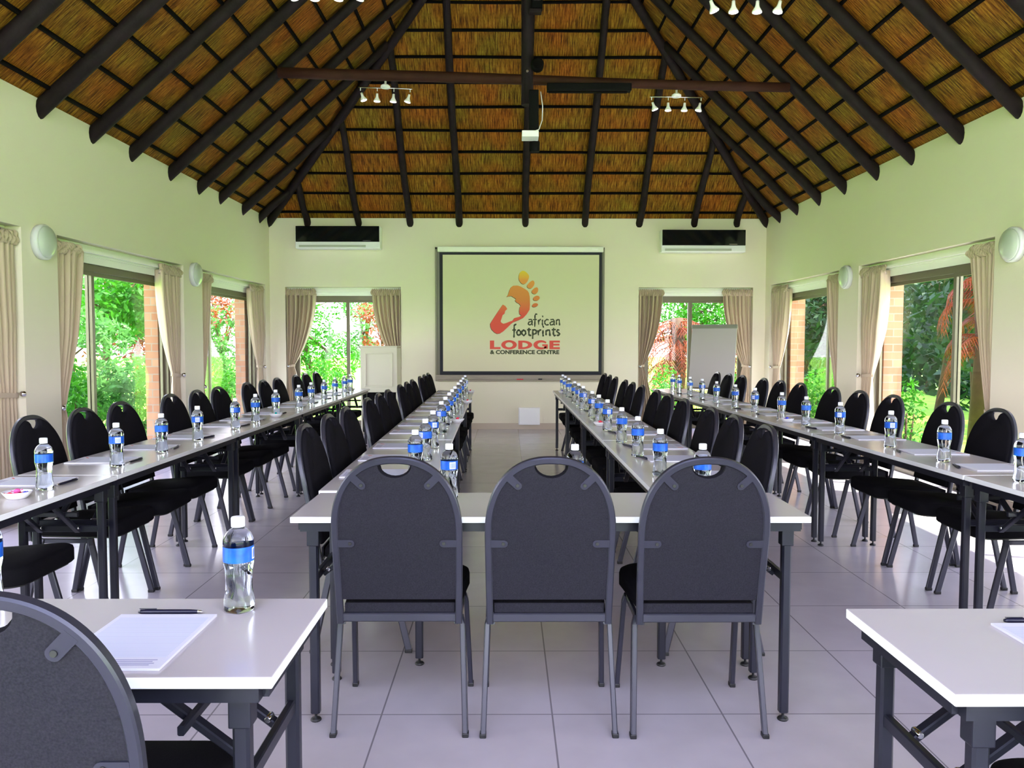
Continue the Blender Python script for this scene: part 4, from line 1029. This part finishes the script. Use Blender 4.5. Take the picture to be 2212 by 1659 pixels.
def bush(x, y, h, r, leafm, label, nl=1800, ls=0.11, seed=0, grp='garden shrubs seen through the windows'):
    rnd = random.Random(seed * 31 + 5); t = empty('garden_shrub', (x, y, -0.14)); tag(t, label, 'shrub', grp)
    b = MB()
    for i in range(6):
        a = i * 1.05; b.tube([(0.03 * math.cos(a), 0.03 * math.sin(a), 0), (r * 0.4 * math.cos(a), r * 0.4 * math.sin(a), h * 0.6)], [0.02, 0.008], 6)
    b.build('stems', BARK, t)
    b = MB(); leaves(b, (0, 0, h * 0.55), (r, r, h * 0.5), nl, ls, rnd, shell=0.2); b.build('foliage', leafm, t, fix=False)
def fronds(x, y, h, label, m, n=34, L_=1.6, seed=0):
    """palm-like plant with hanging dry fronds"""
    rnd = random.Random(seed * 13 + 1); t = empty('dry_palm', (x, y, -0.14)); tag(t, label, 'palm', 'dry rust-coloured palms in the garden')
    MB().tube([(0, 0, 0), (0.05, 0, h * 0.5), (0, 0.05, h)], [0.16, 0.13, 0.12], 10).build('trunk', BARK, t)
    b = MB()
    for i in range(n):
        a = rnd.random() * 6.28; z0 = h * rnd.uniform(0.45, 1.0); P = []; l = L_ * rnd.uniform(0.6, 1.1); dr = rnd.uniform(0.5, 1.3)
        for k_ in range(7):
            s = k_ / 6; P.append(Vector((math.cos(a) * l * 0.6 * math.sin(s * 1.5), math.sin(a) * l * 0.6 * math.sin(s * 1.5), z0 + 0.25 * s - dr * l * s * s)))
        b.tube(P, [0.012 * (1 - s_ / 8) for s_ in range(7)], 5, caps=False)
        for k_ in range(1, 7):
            for q in range(3):
                s0 = P[k_ - 1].lerp(P[k_], q / 3); tdir = (P[k_] - P[k_ - 1]).normalized(); sd = Vector((-math.sin(a), math.cos(a), -0.6)) * 1
                for sg in (-1, 1):
                    e = s0 + (Vector((-math.sin(a) * sg, math.cos(a) * sg, -0.9)) + tdir * 0.6).normalized() * 0.24 * rnd.uniform(0.5, 1.3)
                    b.add([s0, s0 + tdir * 0.022, e], [(0, 1, 2)])
    b.build('fronds', m, t, fix=False)
# left garden
tree(-7.1, 14.0, 3.5, 1.25, LF_BR, 'bright green tree in the top of the large left window, near its left curtain', 4200, 0.15, 1, low=0.5)
tree(-6.05, 11.4, 1.9, 0.7, LF_PL, 'pale feathery small tree in the lower left half of the large left window', 2600, 0.13, 4, low=0.25, trunk=0.04)
tree(-6.75, 15.6, 2.9, 1.15, LF_RD, 'rust-leaved tree in the right half of the large left window', 2300, 0.11, 3, low=0.3, clumps=10)
tree(-9.4, 20.6, 4.0, 1.4, LF_BR, 'distant green tree at the top right of the large left window', 3000, 0.16, 2, low=0.5)
tree(-12.6, 19.4, 3.4, 1.4, LF_PL, 'distant pale tree between the trunks of the large left window', 2400, 0.16, 52, low=0.3)
bush(-5.6, 12.3, 1.25, 0.7, LF_PL, 'pale shrub low beside the brick pier in the large left window', 2200, 0.12, 5)
bush(-5.35, 9.75, 1.3, 0.42, LF_BR, 'bright shrub beside the near curtain of the large left window', 1300, 0.11, 6)
tree(-7.5, 21.6, 3.4, 1.2, LF_RD, 'rust-leaved tree at the top of the small left window', 2200, 0.12, 8, low=0.45)
tree(-6.15, 17.5, 2.3, 0.7, LF_PL, 'pale green small tree left of the mullion in the small left window', 2000, 0.12, 7, low=0.3, trunk=0.04)
bush(-5.9, 16.6, 1.2, 0.55, LF_PL, 'round pale shrub low in the small left window', 1700, 0.1, 9)
bush(-5.0, 14.6, 0.95, 0.5, LF_BR, 'bright low shrub in the small left window', 1300, 0.1, 10)
# behind, left window
tree(-4.1, 17.0, 2.95, 1.05, LF_BR, 'leafy green tree in the left half of the window behind the lectern', 5200, 0.11, 11, low=0.3, clumps=14)
tree(-3.35, 19.2, 2.8, 0.8, LF_PL, 'slim pale tree in the right half of the window behind the lectern', 2600, 0.11, 12, low=0.3)
bush(-3.45, 15.2, 1.1, 0.5, LF_BR, 'green shrub low in the window behind the lectern', 1500, 0.1, 13)
bush(-4.25, 14.7, 1.05, 0.4, LF_PL, 'pale shrub beside the left curtain of the window behind the lectern', 1200, 0.1, 14)
tree(-2.6, 16.6, 2.4, 0.5, LF_RD, 'small rust-leaved tree beside the curtain behind the lectern', 900, 0.09, 15, low=0.45, trunk=0.03)
# behind, right window
tree(4.45, 20.0, 3.6, 1.6, LF_BR, 'bright green tree above the flipchart in the right back window', 6500, 0.13, 16, low=0.45, clumps=14)
fronds(3.3, 15.8, 1.95, 'rust-red palm with hanging fronds left of the flipchart', LF_RD, 70, 1.5, 17)
fronds(4.55, 17.2, 1.8, 'rust-red palm seen between flipchart and right curtain', LF_RD, 50, 1.2, 18)
bush(2.85, 14.6, 1.05, 0.3, LF_BR, 'leafy green shrub left of the flipchart outside', 800, 0.08, 19)
bush(4.15, 14.9, 0.95, 0.35, LF_BR, 'green shrub right of the flipchart outside', 700, 0.09, 20)
# right garden, dense and dark
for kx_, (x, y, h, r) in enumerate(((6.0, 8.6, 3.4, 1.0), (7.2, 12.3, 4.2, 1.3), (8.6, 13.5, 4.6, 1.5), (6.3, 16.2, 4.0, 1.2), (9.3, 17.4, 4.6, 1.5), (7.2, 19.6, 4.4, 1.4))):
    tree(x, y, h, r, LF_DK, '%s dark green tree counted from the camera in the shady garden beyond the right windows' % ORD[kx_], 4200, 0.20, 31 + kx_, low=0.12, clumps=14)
fronds(6.05, 10.3, 2.9, 'rust-red dry palm in the right half of the large right window', LF_RD, 30, 0.85, 41)
bush(5.45, 13.9, 1.0, 0.45, LF_BR, 'bright green shrub low in the small right window', 1500, 0.1, 43)
bush(4.95, 10.0, 1.0, 0.24, LF_BR, 'small bright green shrub beside the brick pier of the large right window', 500, 0.08, 44)
rnd = random.Random(99); t = empty('tall_hedge', (12.4, 21.5, -0.14)); tag(t, 'tall dark hedge closing the garden beyond the right windows', 'hedge')
b = MB()
for i in range(14): b.tube([(rnd.uniform(-.2, .2), -9 + i * 1.4, 0), (rnd.uniform(-.4, .4), -9 + i * 1.4, 4.6)], [0.10, 0.04], 7)
b.build('stems', BARK, t)
b = MB()
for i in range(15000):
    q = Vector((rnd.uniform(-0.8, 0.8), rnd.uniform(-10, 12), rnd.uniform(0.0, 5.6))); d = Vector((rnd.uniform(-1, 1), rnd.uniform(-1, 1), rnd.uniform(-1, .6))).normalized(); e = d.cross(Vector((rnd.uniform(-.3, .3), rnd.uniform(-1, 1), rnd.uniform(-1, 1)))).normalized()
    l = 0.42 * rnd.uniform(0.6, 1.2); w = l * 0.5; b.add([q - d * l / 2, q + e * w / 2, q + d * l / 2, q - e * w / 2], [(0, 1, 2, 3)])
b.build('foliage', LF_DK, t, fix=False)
